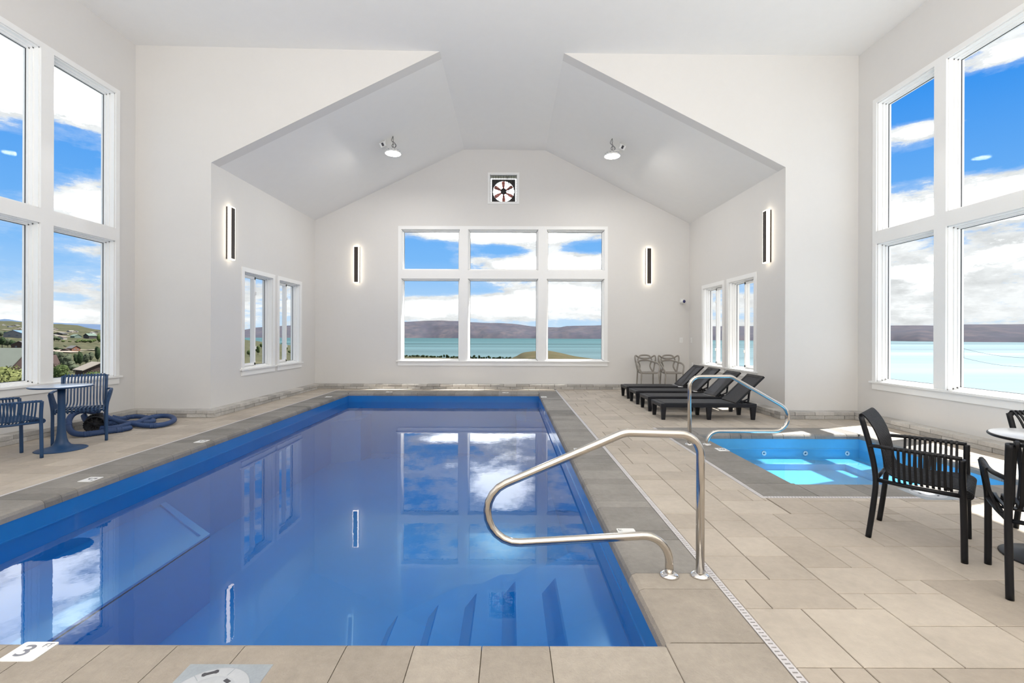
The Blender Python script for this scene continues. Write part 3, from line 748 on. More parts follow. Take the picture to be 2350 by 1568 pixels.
# ------------------------------------------------------------------ sun loungers
def lounger(loc, label):
    root = empty('sun_lounger', loc, 0, label=label, cat='sun lounger', group='sun loungers in a row by the right wall')
    Lx, W, z1, z0 = 1.575, .555, .270, .205
    fr = MB(); rw = .045
    def frame(a, b, c, d): fr.bbox(a, b, c, d, z0, z1, .006)
    frame(0, Lx, 0, rw); frame(0, Lx, W - rw, W); frame(0, rw + .03, rw, W - rw); frame(Lx - rw, Lx, rw, W - rw); frame(1.19, 1.23, rw, W - rw)
    fr.build('frame', M['lounge'], root)
    mb = MB(); mb.bbox(rw + .02, 1.22, rw - .012, W - rw + .012, z1 - .02, z1 + .008, .005); mb.build('seat_panel', M['weave'], root)
    for x in (.045, .80, Lx - .045):
        for y in (.035, W - .035):
            a, b = (.042, .026); mb = MB(); z = z0 + .01
            mb.loft([[(x - b, y - b * .8, 0), (x + b, y - b * .8, 0), (x + b, y + b * .8, 0), (x - b, y + b * .8, 0)], [(x - a, y - a * .75, z), (x + a, y - a * .75, z), (x + a, y + a * .75, z), (x - a, y + a * .75, z)]])
            mb.build('leg', M['lounge'], root)
    th = R(44); c, s_ = math.cos(th), math.sin(th); hx, hz = 1.235, .285; Lb = .635
    def Bk(u, y, n): return (hx + c * u - s_ * n, y, hz + s_ * u + c * n)
    bf = MB()
    for (a, b, p, q) in ((0, Lb, .012, .055), (0, Lb, W - .055, W - .012), (0, .085, .055, W - .055), (Lb - .05, Lb, .055, W - .055)): bf.box(a, b, p, q, -.034, .0, P=Bk)
    bk = bf.build('backrest', M['lounge'], root)
    mb = MB(); mb.box(.085, Lb - .05, .05, W - .05, -.028, -.004, P=Bk); mb.build('back_panel', M['weave'], bk)
    mb = MB()
    for y in (.09, W - .09):
        a = Vector(Bk(.33, y, -.04)); b = Vector((Lx - .10, y, z0 + .04)); g = Vector((hx + .03, y, z0 + .04)); k = Vector(Bk(.12, y, -.04))
        mb.strip([a, b], (0, 1, 0), .03, .028); mb.strip([a * .4 + b * .6, g], (0, 1, 0), .025, .02); mb.strip([k, g * .4 + b * .6], (0, 1, 0), .025, .02)
    mb.tube([Bk(.33, .07, -.045), Bk(.33, W - .07, -.045)], .012, 8); mb.tube([(Lx - .10, .05, z0 + .04), (Lx - .10, W - .05, z0 + .04)], .014, 8)
    mb.build('support_brace', M['lounge'], root)
    return root
l1 = lounger((2.500, 7.76, 0), 'charcoal woven sun lounger nearest the hot tub')
for p, lb in (((2.535, 8.62, 0), 'charcoal woven sun lounger, second back from the hot tub'), ((2.548, 9.50, 0), 'charcoal woven sun lounger, third back from the hot tub'), ((2.575, 10.36, 0), 'charcoal woven sun lounger farthest from the hot tub, by the taupe chairs')):
    dup(l1, p, 0, lb)

# ------------------------------------------------------------------ taupe chairs with interlaced backs
def master_chair(loc, label):
    m = M['taupe']; root = empty('moulded_armchair', loc, math.pi, label=label, cat='chair', group='taupe armchairs at the back wall')
    root.scale = (.95, 1.0, 1.06)
    for s_ in (-1, 1):
        mb = MB(); mb.tube(smooth_path([(s_ * .245, .225, 0), (s_ * .235, .215, .25), (s_ * .225, .20, .43), (s_ * .245, .175, .50)], 5), [.016] * 6 + [.019] * 5 + [.022] * 5, 10, flat=1.0); mb.build('leg', m, root)
        mb = MB(); mb.tube(smooth_path([(s_ * .225, -.25, 0), (s_ * .215, -.235, .25), (s_ * .21, -.21, .45)], 5), .019, 10); mb.build('leg', m, root)
    rings = []
    for (k, z) in ((.96, .428), (1.0, .440), (1.0, .452), (.93, .458), (.75, .448), (.4, .440), (.02, .438)):
        rings.append([(.245 * k * math.copysign(abs(math.cos(a)) ** .8, math.cos(a)), .01 + .225 * k * math.copysign(abs(math.sin(a)) ** .8, math.sin(a)), z) for a in [2 * math.pi * q / 36 for q in range(36)]])
    mb = MB(); mb.loft(rings, smooth=True); mb.build('seat', m, root)
    def loop(pts, r, fl): mb.tube(smooth_path(pts, 7), r * 1.25, 10, flat=fl)
    mb = MB()   # upper band: rounded top rail on legs that cross inwards
    loop([(-.20, -.20, .45), (-.135, -.245, .58), (-.185, -.265, .73), (-.13, -.285, .825), (0, -.295, .845), (.13, -.285, .825), (.185, -.265, .73), (.135, -.245, .58), (.20, -.20, .45)], .0155, 1.0)
    loop([(-.175, -.27, .78), (-.08, -.29, .775), (0, -.295, .77), (.08, -.29, .775), (.175, -.27, .78)], .011, 1.0); mb.build('top_band', m, root)
    mb = MB()   # eared band
    loop([(-.21, -.20, .46), (-.245, -.21, .62), (-.275, -.215, .76), (-.255, -.235, .835), (-.16, -.27, .79), (0, -.292, .755), (.16, -.27, .79), (.255, -.235, .835), (.275, -.215, .76), (.245, -.21, .62), (.21, -.20, .46)], .0155, 1.0); mb.build('eared_band', m, root)
    mb = MB()   # arms running round the back
    loop([(-.245, .175, .50), (-.285, .10, .60), (-.285, -.02, .655), (-.235, -.16, .68), (-.12, -.255, .715), (0, -.28, .72), (.12, -.255, .715), (.235, -.16, .68), (.285, -.02, .655), (.285, .10, .60), (.245, .175, .50)], .0165, 1.0); mb.build('arm_band', m, root)
    return root
c1 = master_chair((3.455, 11.78, 0), 'taupe armchair with interlaced back by the back wall, left of its twin')
dup(c1, (4.05, 11.78, 0), math.pi, 'taupe armchair with interlaced back by the back wall, right of its twin')

# ------------------------------------------------------------------ pool hose and cleaner
root = empty('vacuum_hose', (0, 0, 0), label='thick blue corrugated pool hose lying coiled on the left deck', cat='hose')
def at3(cx, cy, Y): return onY(cx / 5.595, cy / 5.595 + 840, Y)
hr = .036
P1 = [at3(1260, 612, 6.95), at3(1180, 590, 6.85), at3(1050, 578, 6.70), at3(940, 620, 6.60), at3(885, 700, 6.50), at3(885, 790, 6.40), at3(940, 860, 6.32), at3(1060, 890, 6.33), at3(1220, 880, 6.42), at3(1400, 858, 6.55), at3(1560, 835, 6.66), at3(1675, 802, 6.80)]
P2 = [at3(1010, 635, 6.80), at3(1110, 700, 6.75), at3(1230, 770, 6.68), at3(1350, 802, 6.66), at3(1500, 790, 6.76), at3(1650, 752, 6.95), at3(1760, 728, 7.08), at3(1900, 672, 7.40), at3(2060, 645, 7.55), at3(2190, 652, 7.50), at3(2235, 695, 7.30), at3(2140, 742, 7.06), at3(2000, 765, 6.94), at3(1850, 765, 6.93), at3(1700, 745, 7.0), at3(1560, 722, 7.10), at3(1420, 680, 7.12), at3(1270, 632, 7.08), at3(1140, 628, 7.02)]
P3 = [at3(1440, 660, 7.28), at3(1560, 680, 7.35), at3(1680, 655, 7.55), at3(1800, 652, 7.60), at3(1930, 680, 7.50), at3(1960, 712, 7.30), at3(1800, 735, 7.20), at3(1620, 745, 7.15), at3(1440, 760, 7.1), at3(1330, 745, 7.1)]
for P_ in (P1, P2, P3):
    P_ = [Vector((max(p.x, -6.15), p.y, max(p.z, .037))) for p in P_]; sp_ = smooth_path(P_, 10)
    rr = [hr + (.0016 if k % 2 else -.0008) for k in range(len(sp_))]
    mb = MB(); mb.tube(sp_, rr, 14); seg = mb.build('hose_length', M['hose'], root)
    for f in (.16, .42, .68, .9):
        k = int(f * (len(sp_) - 3)); a, b, c = sp_[k], sp_[k + 1], sp_[k + 2]; d = (c - a).normalized(); mb = MB()
        mb.tube([b + d * o for o in (-.04, -.036, -.02, -.016, -.006, 0, .006, .016, .02, .036, .04)], [hr + v for v in (.001, .005, .005, .002, .002, .005, .002, .002, .005, .005, .001)], 14)
        mb.build('cuff', M['hose'], seg)
root = empty('pool_cleaner', (-5.90, 6.70, 0), R(38), label='black wheeled pool cleaner lying among the hose coils', cat='pool cleaner')
for y in (-.13, .13):
    mb = MB(); Mx = Matrix.Translation((0, y, .118)) @ Matrix.Rotation(R(90), 4, 'X')
    mb.lathe([(.112, -.022), (.118, -.016), (.118, .016), (.112, .022), (.100, .022), (.098, .010), (.03, .010), (.028, .022), (.001, .024)], n=40, M4=Mx)
    wh = mb.build('wheel', M['black'], root)
    mb = MB()
    for k in range(10):
        rot = Mx @ Matrix.Rotation(k * math.pi / 5, 4, 'Z'); mb.box(.028, .10, -.006, .006, .009, .021, rot=rot)
    for k in range(24):
        rot = Mx @ Matrix.Rotation(k * math.pi / 12, 4, 'Z'); mb.box(.116, .123, -.006, .006, -.016, .016, rot=rot)
    mb.build('spoke', M['lounge'], wh)
mb = MB(); mb.bbox(-.05, .12, -.10, .10, .07, .15, .02); mb.lathe([(.05, 0), (.045, .02), (.036, .09), (.036, .12)], c=(.05, 0, .14), n=24); mb.build('body', M['black'], root)
mb = MB(); mb.tube([(.05, 0, .28), (-.02, .03, .33), (-.17, .12, .335)], .034, 14); mb.build('swivel_neck', M['hose'], root)

# ------------------------------------------------------------------ wall sconces
def sconce(loc, rz, h, label):
    root = empty('wall_sconce', loc, rz, label=label, cat='wall light', group='tall slim wall sconces')
    mb = MB(); mb.bbox(-.075, .075, -.022, 0, -h / 2 + .008, h / 2 - .008, .003); mb.build('backplate', M['sconce'], root)
    mb = MB(); mb.bbox(-.070, .070, -.078, -.022, -h / 2, h / 2, .003); mb.build('diffuser', M['glow'], root)
    mb = MB(); mb.bbox(-.054, .054, -.084, -.076, -h / 2 + .018, h / 2 - .018, .002); mb.build('front_plate', M['sconce'], root)
    return root
a = onY(819.5, 566, YB); b = onY(819.5, 650, YB); s0 = sconce((a.x, YB, (a.z + b.z) / 2), 0, a.z - b.z, 'glowing bronze wall sconce on the back wall left of the big window')
a2 = onY(1488, 570, YB); b2 = onY(1488, 653, YB); dup(s0, (a2.x, YB, (a2.z + b2.z) / 2), 0, 'glowing bronze wall sconce on the back wall right of the big window')
a = onX(525, 475, AL); b = onX(525, 597, AL); dup(s0, (AL, a.y, (a.z + b.z) / 2), R(90), 'glowing bronze wall sconce on the left alcove wall')
a = onX(1765, 483, AR); b = onX(1765, 604, AR); dup(s0, (AR, a.y, (a.z + b.z) / 2), R(-90), 'glowing bronze wall sconce on the right alcove wall')

# ------------------------------------------------------------------ high bay lamps on the sloped ceiling
def highbay(loc, ceil_z, side, label):
    root = empty('high_bay_lamp', loc, label=label, cat='ceiling light', group='round ceiling lamps')
    H = ceil_z - loc[2]
    mb = MB(); mb.lathe([(.165, 0), (.168, .012), (.16, .035), (.12, .045), (.08, .05), (.075, .085), (.05, .09), (.045, .11), (.001, .112)], n=40); mb.build('housing', M['white_metal'], root)
    mb = MB(); mb.lathe([(.001, -.010), (.12, -.010), (.155, -.004), (.163, .003)], n=40); mb.build('lens', M['lampglow'], root)
    ld = bpy.data.lights.new('lamp_light', 'AREA'); ld.shape = 'DISK'; ld.size = .30; ld.energy = 46; ld.color = (1, .97, .92)
    lo = bpy.data.objects.new('lamp_light', ld); col.objects.link(lo); lo.parent = root; lo.location = (0, 0, -.014)
    mb = MB()
    for k in range(12): rot = Matrix.Rotation(k * math.pi / 6, 4, 'Z'); mb.box(.08, .15, -.003, .003, .04, .065, rot=rot)
    mb.build('cooling_fins', M['lid'], root)
    mb = MB(); n = 7
    for k in range(n):
        z = .125 + (H - .14) * k / n; mb.tube([(.012 * math.cos(q) if k % 2 else 0, 0 if k % 2 else .012 * math.cos(q), z + (H - .14) / n / 2 + .5 * (H - .1) / n * math.sin(q)) for q in [2 * math.pi * i / 10 for i in range(10)]], .003, 6, closed=True)
    mb.tube(smooth_path([(0, 0, .11), (.05, .01, .16), (.03, .03, .24), (-.04, .02, H * .75), (-side * .0, 0, H - .005)], 6), .005, 8)
    mb.tube([(.05 * math.cos(q) + .02, 0, .17 + .04 * math.sin(q)) for q in [2 * math.pi * i / 14 for i in range(14)]], .004, 6, closed=True)
    mb.build('hanging_chain', M['slot'], root)
    mb = MB(); rot = Matrix.Translation((side * .17, 0, .10)) @ Matrix.Rotation(side * R(25), 4, 'Y'); 
    mb.box(-.06, .06, -.06, .06, .03, .13, rot=rot); mb.tube([(side * .15, 0, .12), (side * .05, 0, .13), (0, 0, .11)], .01, 8); bx_ = mb.build('sensor_box', M['white_metal'], root)
    mb = MB(); mb.box(-.022, .022, -.066, -.058, .045, .115, rot=rot); mb.build('sensor_eye', M['slot'], bx_)
    mb = MB(); q = Matrix.Translation((side * .17, 0, .22)); mb.tube([(side * .17, 0, .2), (side * .17, 0, vault_z(loc[0] + side * .17) - loc[2])], .012, 8); mb.build('conduit', M['white_metal'], root)
    return root
def vault_z(x): return vault_f(x) + (vault_b(x) - vault_f(x)) * (10 - YW) / (YB - YW)
for (px, py, s_, lb) in ((902, 353, -1, 'lit round ceiling lamp on the left slope of the vault'), (1405, 359, 1, 'lit round ceiling lamp on the right slope of the vault')):
    p = onY(px, py, 10.0); highbay(p, vault_z(p.x), s_, lb)

# ------------------------------------------------------------------ exhaust fan in the gable
root = empty('exhaust_fan', (fan_c.x, YB, fan_c.z), label='square exhaust fan with red blades high in the back wall', cat='fan')
f = FH; mb = MB()
for (a, b, c, d) in ((-f - .05, -f, -f - .05, f + .05), (f, f + .05, -f - .05, f + .05), (-f, f, f, f + .05), (-f, f, -f - .05, -f)): mb.box(a, b, -.02, .0, c, d)
for (a, b, c, d) in ((-f, -f + .012, -f, f), (f - .012, f, -f, f), (-f, f, f - .012, f), (-f, f, -f, -f + .012)): mb.box(a, b, 0, .25, c, d)
mb.build('casing', M['trim'], root)
zc = -.045; rr_ = .285; n = 48; mb = MB()
sq = []
for k in range(n):
    a = 2 * math.pi * k / n; c, s_ = math.cos(a), math.sin(a); q = max(abs(c), abs(s_)); sq.append((c / q * .31, s_ / q * .31))
ring = lambda y, inner: [(rr_ * math.cos(2 * math.pi * k / n), y, zc + rr_ * math.sin(2 * math.pi * k / n)) for k in range(n)] if inner else [(x, y, zc + z) for x, z in sq]
R4 = [ring(.09, True), ring(.09, False), ring(.13, False), ring(.17, True), ring(.09, True)]
mb.loft(R4, caps=False); mb.build('shroud', M['fan_black'], root)
for k in range(6):
    a0 = k * math.pi / 3 + .55; mb = MB(); rings = []
    for (r, w_, tw) in ((.05, .05, .45), (.13, .10, .38), (.22, .15, .3), (.275, .13, .25)):
        ce = Vector((math.cos(a0) * r, .15, zc + math.sin(a0) * r)); tn = Vector((-math.sin(a0), 0, math.cos(a0))) * math.cos(tw) + Vector((0, 1, 0)) * math.sin(tw)
        nn = tn.cross(Vector((math.cos(a0), 0, math.sin(a0)))).normalized() * .003
        rings.append([ce - tn * w_ * .3 - nn, ce + tn * w_ * .3 - nn, ce + tn * w_ * .3 + nn, ce - tn * w_ * .3 + nn])
    mb.loft(rings); mb.build('blade', M['fan_red'], root)
mb = MB(); mb.lathe([(.072, 0), (.072, .09), (.06, .10), (.001, .10)], n=24, M4=Matrix.Translation((0, .16, zc)) @ Matrix.Rotation(R(90), 4, 'X'))
for a in (R(25), R(155), R(-90)): mb.tube([(0, .12, zc), (.29 * math.cos(a), .12, zc + .29 * math.sin(a))], .005, 6)
mb.tube(smooth_path([(.10, .05, .33), (.11, .05, .2), (.17, .05, .08), (.14, .06, -.03), (.05, .08, -.09)], 6), .007, 8)
mb.build('motor', M['fan_black'], root)
mb = MB(); n = 11
for k in range(n):
    u = -f + .02 + (2 * f - .04) * k / (n - 1); mb.tube([(u, .035, -f), (u, .035, f)], .0045, 6); mb.tube([(-f, .031, u), (f, .031, u)], .0045, 6)
mb.build('wire_guard', M['slot'], root)

# ------------------------------------------------------------------ camera, switch and outlets
p = onY(1562, 693, YB)
root = empty('security_camera', (p.x, YB, p.z), label='small white security camera with blue lens near the right back corner', cat='security camera')
mb = MB(); mb.bbox(-.02, .09, -.025, 0, -.05, .09, .006); mb.tube([(.03, -.02, .02), (.02, -.09, .01)], .016, 10)
mb.lathe([(.045, 0), (.052, .02), (.052, .10), (.044, .115)], n=24, M4=Matrix.Translation((.0, -.06, .0)) @ Matrix.Rotation(R(15), 4, 'Z') @ Matrix.Rotation(R(90), 4, 'X')); mb.build('housing', M['white_metal'], root)
mb = MB(); mb.lathe([(.043, .112), (.040, .122), (.001, .124)], n=24, M4=Matrix.Translation((.0, -.06, .0)) @ Matrix.Rotation(R(15), 4, 'Z') @ Matrix.Rotation(R(90), 4, 'X')); mb.build('lens', M['lens'], root)
def plate(name, loc, rz, label, cat, two=False):
    root = empty(name, loc, rz, label=label, cat=cat); mb = MB(); h = .066; w_ = .042
    mb.bbox(-w_, w_, -.008, 0, -h, h, .003); mb.build('cover_plate', M['tile_white'], root)
    mb = MB()
    if two:
        for z in (-.022, .022): mb.bbox(-.017, .017, -.011, -.007, z - .016, z + .016, .002)
    else: mb.bbox(-.017, .017, -.012, -.007, -.034, .034, .002)
    mb.build('socket' if two else 'rocker', M['white_metal'], root)
p = onY(1563, 781, YB); plate('light_switch', p, 0, 'white wall switch plate on the back wall under the security camera', 'light switch')
p = onX(1587, 781, AR); plate('light_switch', p, R(-90), 'white switch plate on the right alcove wall near the back corner', 'light switch')
p = onX(1589, 838, AR); plate('power_outlet', p, R(-90), 'white power outlet low on the right alcove wall', 'power outlet', True)

# ------------------------------------------------------------------ outdoors: lake, far mountains, the slope with its houses and trees
LAKE = -60.0
def ymat(name, c1, c2, c3=None, s1=.004, s2=.05, stretch=(1, 1, 1), rough=.95):
    m = bpy.data.materials.new(name); m.use_nodes = True; t = NT(m.node_tree); b = t.n['Principled BSDF']
    b.inputs['Roughness'].default_value = rough; b.inputs['Specular IOR Level'].default_value = .1
    co = t.mapping(t.node('ShaderNodeTexCoord').outputs['Object'], stretch)
    f1 = t.mr(t.noise(co, s1, 7, .62), .38, .62); f2 = t.mr(t.noise(co, s2, 6, .65), .4, .62)
    c = t.mix(f1, c1, c2)
    if c3: c = t.mix(f2, c, c3)
    t.l.new(c, b.inputs['Base Color']); return m
M['mountain'] = ymat('hazy_mountain_scrub', (.046, .044, .060), (.068, .058, .065), (.038, .040, .052), .0022, .007, (1, .5, 1))  # distance haze tinted into the scrub colour
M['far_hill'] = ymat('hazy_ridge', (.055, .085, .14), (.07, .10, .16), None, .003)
M['grass'] = ymat('sagebrush_slope', (.042, .043, .021), (.076, .068, .040), (.024, .028, .012), .012, .11)
M['brownhill'] = ymat('dry_hill', (.055, .044, .020), (.075, .058, .034), (.040, .040, .016), .03, .2)
def lakemat():
    m = bpy.data.materials.new('turquoise_lake'); m.use_nodes = True; t = NT(m.node_tree); b = t.n['Principled BSDF']
    b.inputs['Roughness'].default_value = .9; b.inputs['Specular IOR Level'].default_value = .05
    co = t.node('ShaderNodeTexCoord').outputs['Object']; sx = t.node('ShaderNodeSeparateXYZ'); t.l.new(co, sx.inputs[0])
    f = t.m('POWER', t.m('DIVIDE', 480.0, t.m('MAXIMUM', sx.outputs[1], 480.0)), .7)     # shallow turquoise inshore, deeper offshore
    rt = t.mr(t.m('DIVIDE', sx.outputs[0], sx.outputs[1]), .3, .85, 0, 1, True)  # paler to the right: haze and brighter exposure painted into the water colour
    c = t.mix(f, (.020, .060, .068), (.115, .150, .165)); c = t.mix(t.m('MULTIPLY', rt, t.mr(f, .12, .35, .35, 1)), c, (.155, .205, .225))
    n = t.noise(t.mapping(co, (.12, 1, 1)), .0016, 5, .6); g = t.mr(n, .35, .65, .72, 1.35)
    t.l.new(t.mix(1.0, c, t.xyz(g, g, g), 'MULTIPLY'), b.inputs['Base Color']); return m
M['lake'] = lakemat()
M['dirt'] = mat('pale_dirt', (.17, .14, .11), .95, var=.2, vscale=.2)
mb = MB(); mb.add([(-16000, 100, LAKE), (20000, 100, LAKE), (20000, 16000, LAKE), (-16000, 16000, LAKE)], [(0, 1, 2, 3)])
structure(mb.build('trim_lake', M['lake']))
# ground slope described by rows of (distance, height) at several bearings X/Y
def rows(*pr): return [(Y_, CH - (y - PY) * Y_ / F) for Y_, y in pr]
SEC = [(-1.30, rows((14, 1090), (60, 925), (120, 880), (250, 838), (500, 797), (900, 765), (1500, 742), (2200, 737)) + [(3200, -40)]),
       (-1.08, rows((14, 1090), (60, 925), (120, 880), (250, 838), (500, 798), (900, 767), (1500, 745), (2200, 741)) + [(3200, -40)]),
       (-0.94, rows((14, 1090), (60, 925), (120, 880), (250, 840), (500, 800), (900, 772), (1500, 752), (2200, 748)) + [(3200, -60)]),
       (-0.86, rows((14, 1090), (60, 925), (120, 880), (250, 840), (500, 802), (900, 776), (1500, 762), (2200, 762)) + [(3200, -62)]),
       (-0.62, rows((14, 1100), (60, 930), (120, 880), (250, 835), (500, 803), (1000, 786), (2000, 779), (2600, 778)) + [(3600, -70)]),
       (-0.42, rows((14, 1100), (60, 940), (120, 900), (250, 850), (500, 820), (1000, 805), (1500, 800), (2000, 798)) + [(3000, -70)]),
       (-0.23, rows((14, 1150), (60, 990), (120, 930), (250, 870), (500, 834), (700, 822), (900, 818), (1100, 822)) + [(1500, -70)]),
       (-0.05, rows((14, 1200), (60, 1020), (120, 950), (250, 880), (500, 836), (700, 826), (900, 822), (1000, 828)) + [(1400, -72)]),
       (0.06, rows((14, 1200), (60, 1020), (120, 950), (250, 880), (500, 834), (650, 830), (800, 828), (900, 850)) + [(1300, -72)]),
       (0.16, rows((14, 1250), (60, 1050), (120, 980), (200, 920), (350, 870), (450, 862), (520, 870), (700, 880)) + [(900, -75)]),
       (0.30, rows((14, 1300), (60, 1100), (120, 1030), (200, 980), (280, 960), (340, 965), (420, 960), (500, 950)) + [(600, -78)]),
       (0.50, rows((14, 1300), (60, 1150), (120, 1090), (180, 1060), (230, 1055), (260, 1060), (300, 1060), (350, 1000)) + [(400, -78)]),
       (1.30, rows((14, 1300), (60, 1200), (90, 1150), (120, 1130), (150, 1120), (180, 1130), (220, 1110), (300, 1000)) + [(350, -78)])]
def prof_z(P_, Y_):
    if Y_ <= P_[0][0]: return P_[0][1]
    for (a, za), (b, zb) in zip(P_[:-1], P_[1:]):
        if Y_ <= b:
            k = (math.log(Y_) - math.log(a)) / (math.log(b) - math.log(a)); return za + (zb - za) * k
    return P_[-1][1]
def ground(t_, Y_):
    t_ = min(max(t_, SEC[0][0]), SEC[-1][0])
    for (a, pa), (b, pb) in zip(SEC[:-1], SEC[1:]):
        if t_ <= b:
            k = (t_ - a) / (b - a); k = k * k * (3 - 2 * k); return prof_z(pa, Y_) * (1 - k) + prof_z(pb, Y_) * k
    return prof_z(SEC[-1][1], Y_)
mb = MB(); NTt, NY = 150, 90; vs = []; fs = []
rg = random.Random(5)
for j in range(NY + 1):
    Y_ = 14 * (3600 / 14) ** (j / NY)
    for i in range(NTt + 1):
        t_ = -1.30 + 2.6 * i / NTt
        z = ground(t_, Y_) + (rg.uniform(-1, 1) * .0011 * Y_ if Y_ > 40 else 0)
        vs.append((t_ * Y_, Y_, z))
for j in range(NY):
    for i in range(NTt):
        a = j * (NTt + 1) + i; fs.append((a, a + 1, a + NTt + 2, a + NTt + 1))
mb.add(vs, fs, smooth=True); structure(mb.build('trim_hillside', M['grass']))
# rounded dry hill in front of the water
def hill(name, prof_px, Yc, dep, m, rise=None):
    mb = MB(); n = len(prof_px); pts = smooth_path([onY(x, y, Yc) for x, y in prof_px], 10); rr2 = []
    ncr = 14
    for q in range(ncr + 1):
        v = -1 + 2 * q / ncr; s_ = math.sqrt(max(0, 1 - v * v * .985)) if True else 1
        rr2.append([(p.x, Yc + v * dep, -66 + (p.z + 66) * s_) for p in pts])
    k = len(pts); vs = [p for r in rr2 for p in r]; fs = [(j * k + i, j * k + i + 1, (j + 1) * k + i + 1, (j + 1) * k + i) for j in range(ncr) for i in range(k - 1)]
    mb.add(vs, fs, smooth=True); return structure(mb.build(name, m))
hill('trim_dry_hill', [(1120, 834), (1165, 828), (1185, 821), (1205, 811), (1240, 806.5), (1262, 806), (1290, 811), (1330, 820), (1385, 828), (1460, 842), (1560, 870)], 620, 260, M['brownhill'])
# mountains across the lake: (px, ridge y, shore y)
MT = [(380, 764, 774), (560, 757, 775.3), (590, 752, 775.3), (650, 748, 775.5), (760, 742, 776), (850, 741, 776), (925, 739, 776), (975, 736.5, 776), (1010, 735.5, 776.2), (1050, 737, 776.4), (1080, 739.5, 776.6), (1110, 741, 776.8), (1150, 741.5, 777), (1180, 743.5, 777), (1220, 749, 777), (1250, 751, 777.3),
      (1285, 751.5, 777.5), (1300, 748.5, 777.6), (1340, 747.5, 777.8), (1385, 746.5, 778), (1500, 746, 779), (1640, 749, 781), (1800, 748, 782.5), (2044, 747.5, 783), (2110, 747, 784), (2170, 748, 784.5), (2215, 745, 785), (2270, 744.5, 785.5), (2350, 744, 786), (2600, 740, 787)]
def smt(x, c):
    for a, b in zip(MT[:-1], MT[1:]):
        if x <= b[0]: return a[c] + (b[c] - a[c]) * (x - a[0]) / (b[0] - a[0])
    return MT[-1][c]
rg = random.Random(11); N = 340; NR = 16; vs = []; fs = []
import mathutils.noise as mn
for j in range(NR + 1):
    for i in range(N + 1):
        x = 380 + (2600 - 380) * i / N; sh, rd = smt(x, 2), smt(x, 1)
        a, b = ray(x, sh); Ys = (LAKE - CH) / b; a2, b2 = ray(x, rd); k = j / NR
        Yr = Ys * 1.28; zr = CH + b2 * Yr
        Y_ = Ys + (Yr - Ys) * k; z = LAKE + (zr - LAKE) * (k ** .62)
        if 0 < j < NR: z += (mn.fractal(Vector((a * Ys * .0012, Y_ * .0005, 0)), 1.0, 2.0, 4)) * (zr - LAKE) * .22 * math.sin(k * math.pi)
        elif j == NR: z += mn.fractal(Vector((a * Ys * .003, 7, 0)), 1.0, 2.0, 4) * 6
        vs.append((a * Y_, Y_, z - (1 if j == 0 else 0)))
for j in range(NR):
    for i in range(N): q = j * (N + 1) + i; fs.append((q, q + 1, q + N + 2, q + N + 1))
mb = MB(); mb.add(vs, fs, smooth=True); structure(mb.build('trim_mountains', M['mountain']))
mb = MB(); N = 80; vs = []; fs = []
FR = [(-400, 725), (-60, 735), (0, 733.5), (12, 732), (22, 733), (50, 738), (110, 740), (150, 742), (190, 743.5), (240, 745), (330, 752), (420, 766)]
for j in range(5):
    for i in range(N + 1):
        x = -400 + 820 * i / N
        y = next((a[1] + (b[1] - a[1]) * (x - a[0]) / (b[0] - a[0]) for a, b in zip(FR[:-1], FR[1:]) if x <= b[0]), 766)
        a, b = ray(x, y); Yr = 9000; zr = CH + b * Yr; k = j / 4
        vs.append((a * (Yr - 900 * (1 - k)), Yr - 900 * (1 - k), -80 + (zr + 80) * k ** .7))
for j in range(4):
    for i in range(N): q = j * (N + 1) + i; fs.append((q, q + 1, q + N + 2, q + N + 1))
mb.add(vs, fs, smooth=True); structure(mb.build('trim_far_ridge', M['far_hill']))

def hit(px, py):
    a, b = ray(px, py); Y_ = 20.0
    while Y_ < 3000:
        if CH + b * Y_ <= ground(a, Y_): return Vector((a * Y_, Y_, ground(a, Y_)))
        Y_ *= 1.006
    return Vector((a * 900, 900, ground(a, 900)))
def hmat(n, c): 
    if n not in M: M[n] = mat(n, c, .85, var=.06, vscale=.6)
    return M[n]
def house(px, py, wpx, hpx, yaw, wallc, roofc, label, over=.5, door=True, group=None, dist=None, name='house', ridge_frac=.45):
    p = hit(px, py) if dist is None else onY(px, py, dist)
    k = p.y / F; W, H = wpx * k * .82, hpx * k; D = W * .8
    root = empty(name, (p.x, p.y + D * .2, p.z), yaw, label=label, cat='house', group=group)
    ew = H * (1 - ridge_frac); mb = MB(); w_, d_ = W / 2, D / 2
    mb.loft([[(-w_, -d_, -H * .5), (-w_, -d_, ew), (0, -d_, H), (w_, -d_, ew), (w_, -d_, -H * .5)], [(-w_, d_, -H * .5), (-w_, d_, ew), (0, d_, H), (w_, d_, ew), (w_, d_, -H * .5)]])
    mb.build('wall', hmat(*wallc), root)
    mb = MB(); o = over; th = H * .05; sl = (H - ew) / w_
    for s_ in (-1, 1):
        x1 = s_ * (w_ + o); z1 = ew - sl * o
        mb.hexa([(0, -d_ - o, H + .02), (x1, -d_ - o, z1 + .02), (x1, d_ + o, z1 + .02), (0, d_ + o, H + .02), (0, -d_ - o, H + th), (x1, -d_ - o, z1 + th), (x1, d_ + o, z1 + th), (0, d_ + o, H + th)])
    mb.build('roof', hmat(*roofc), root)
    for q in (-.5, .25):
        mb = MB(); mb.box(w_ * q, w_ * (q + .25), -d_ - .06, -d_ + .05, ew * .35, ew * .75); mb.build('house_window', hmat('house_glass', (.08, .09, .11)), root)
    return root
BR, TAN, GRN = ('brown_wall', (0.032, 0.016, 0.013)), ('tan_roof', (0.151, 0.130, 0.107)), ('green_roof', (0.071, 0.101, 0.080))
BLU, DK, WH = ('blue_roof', (0.067, 0.126, 0.210)), ('dark_wall', (0.023, 0.019, 0.019)), ('white_wall', (0.231, 0.218, 0.197))
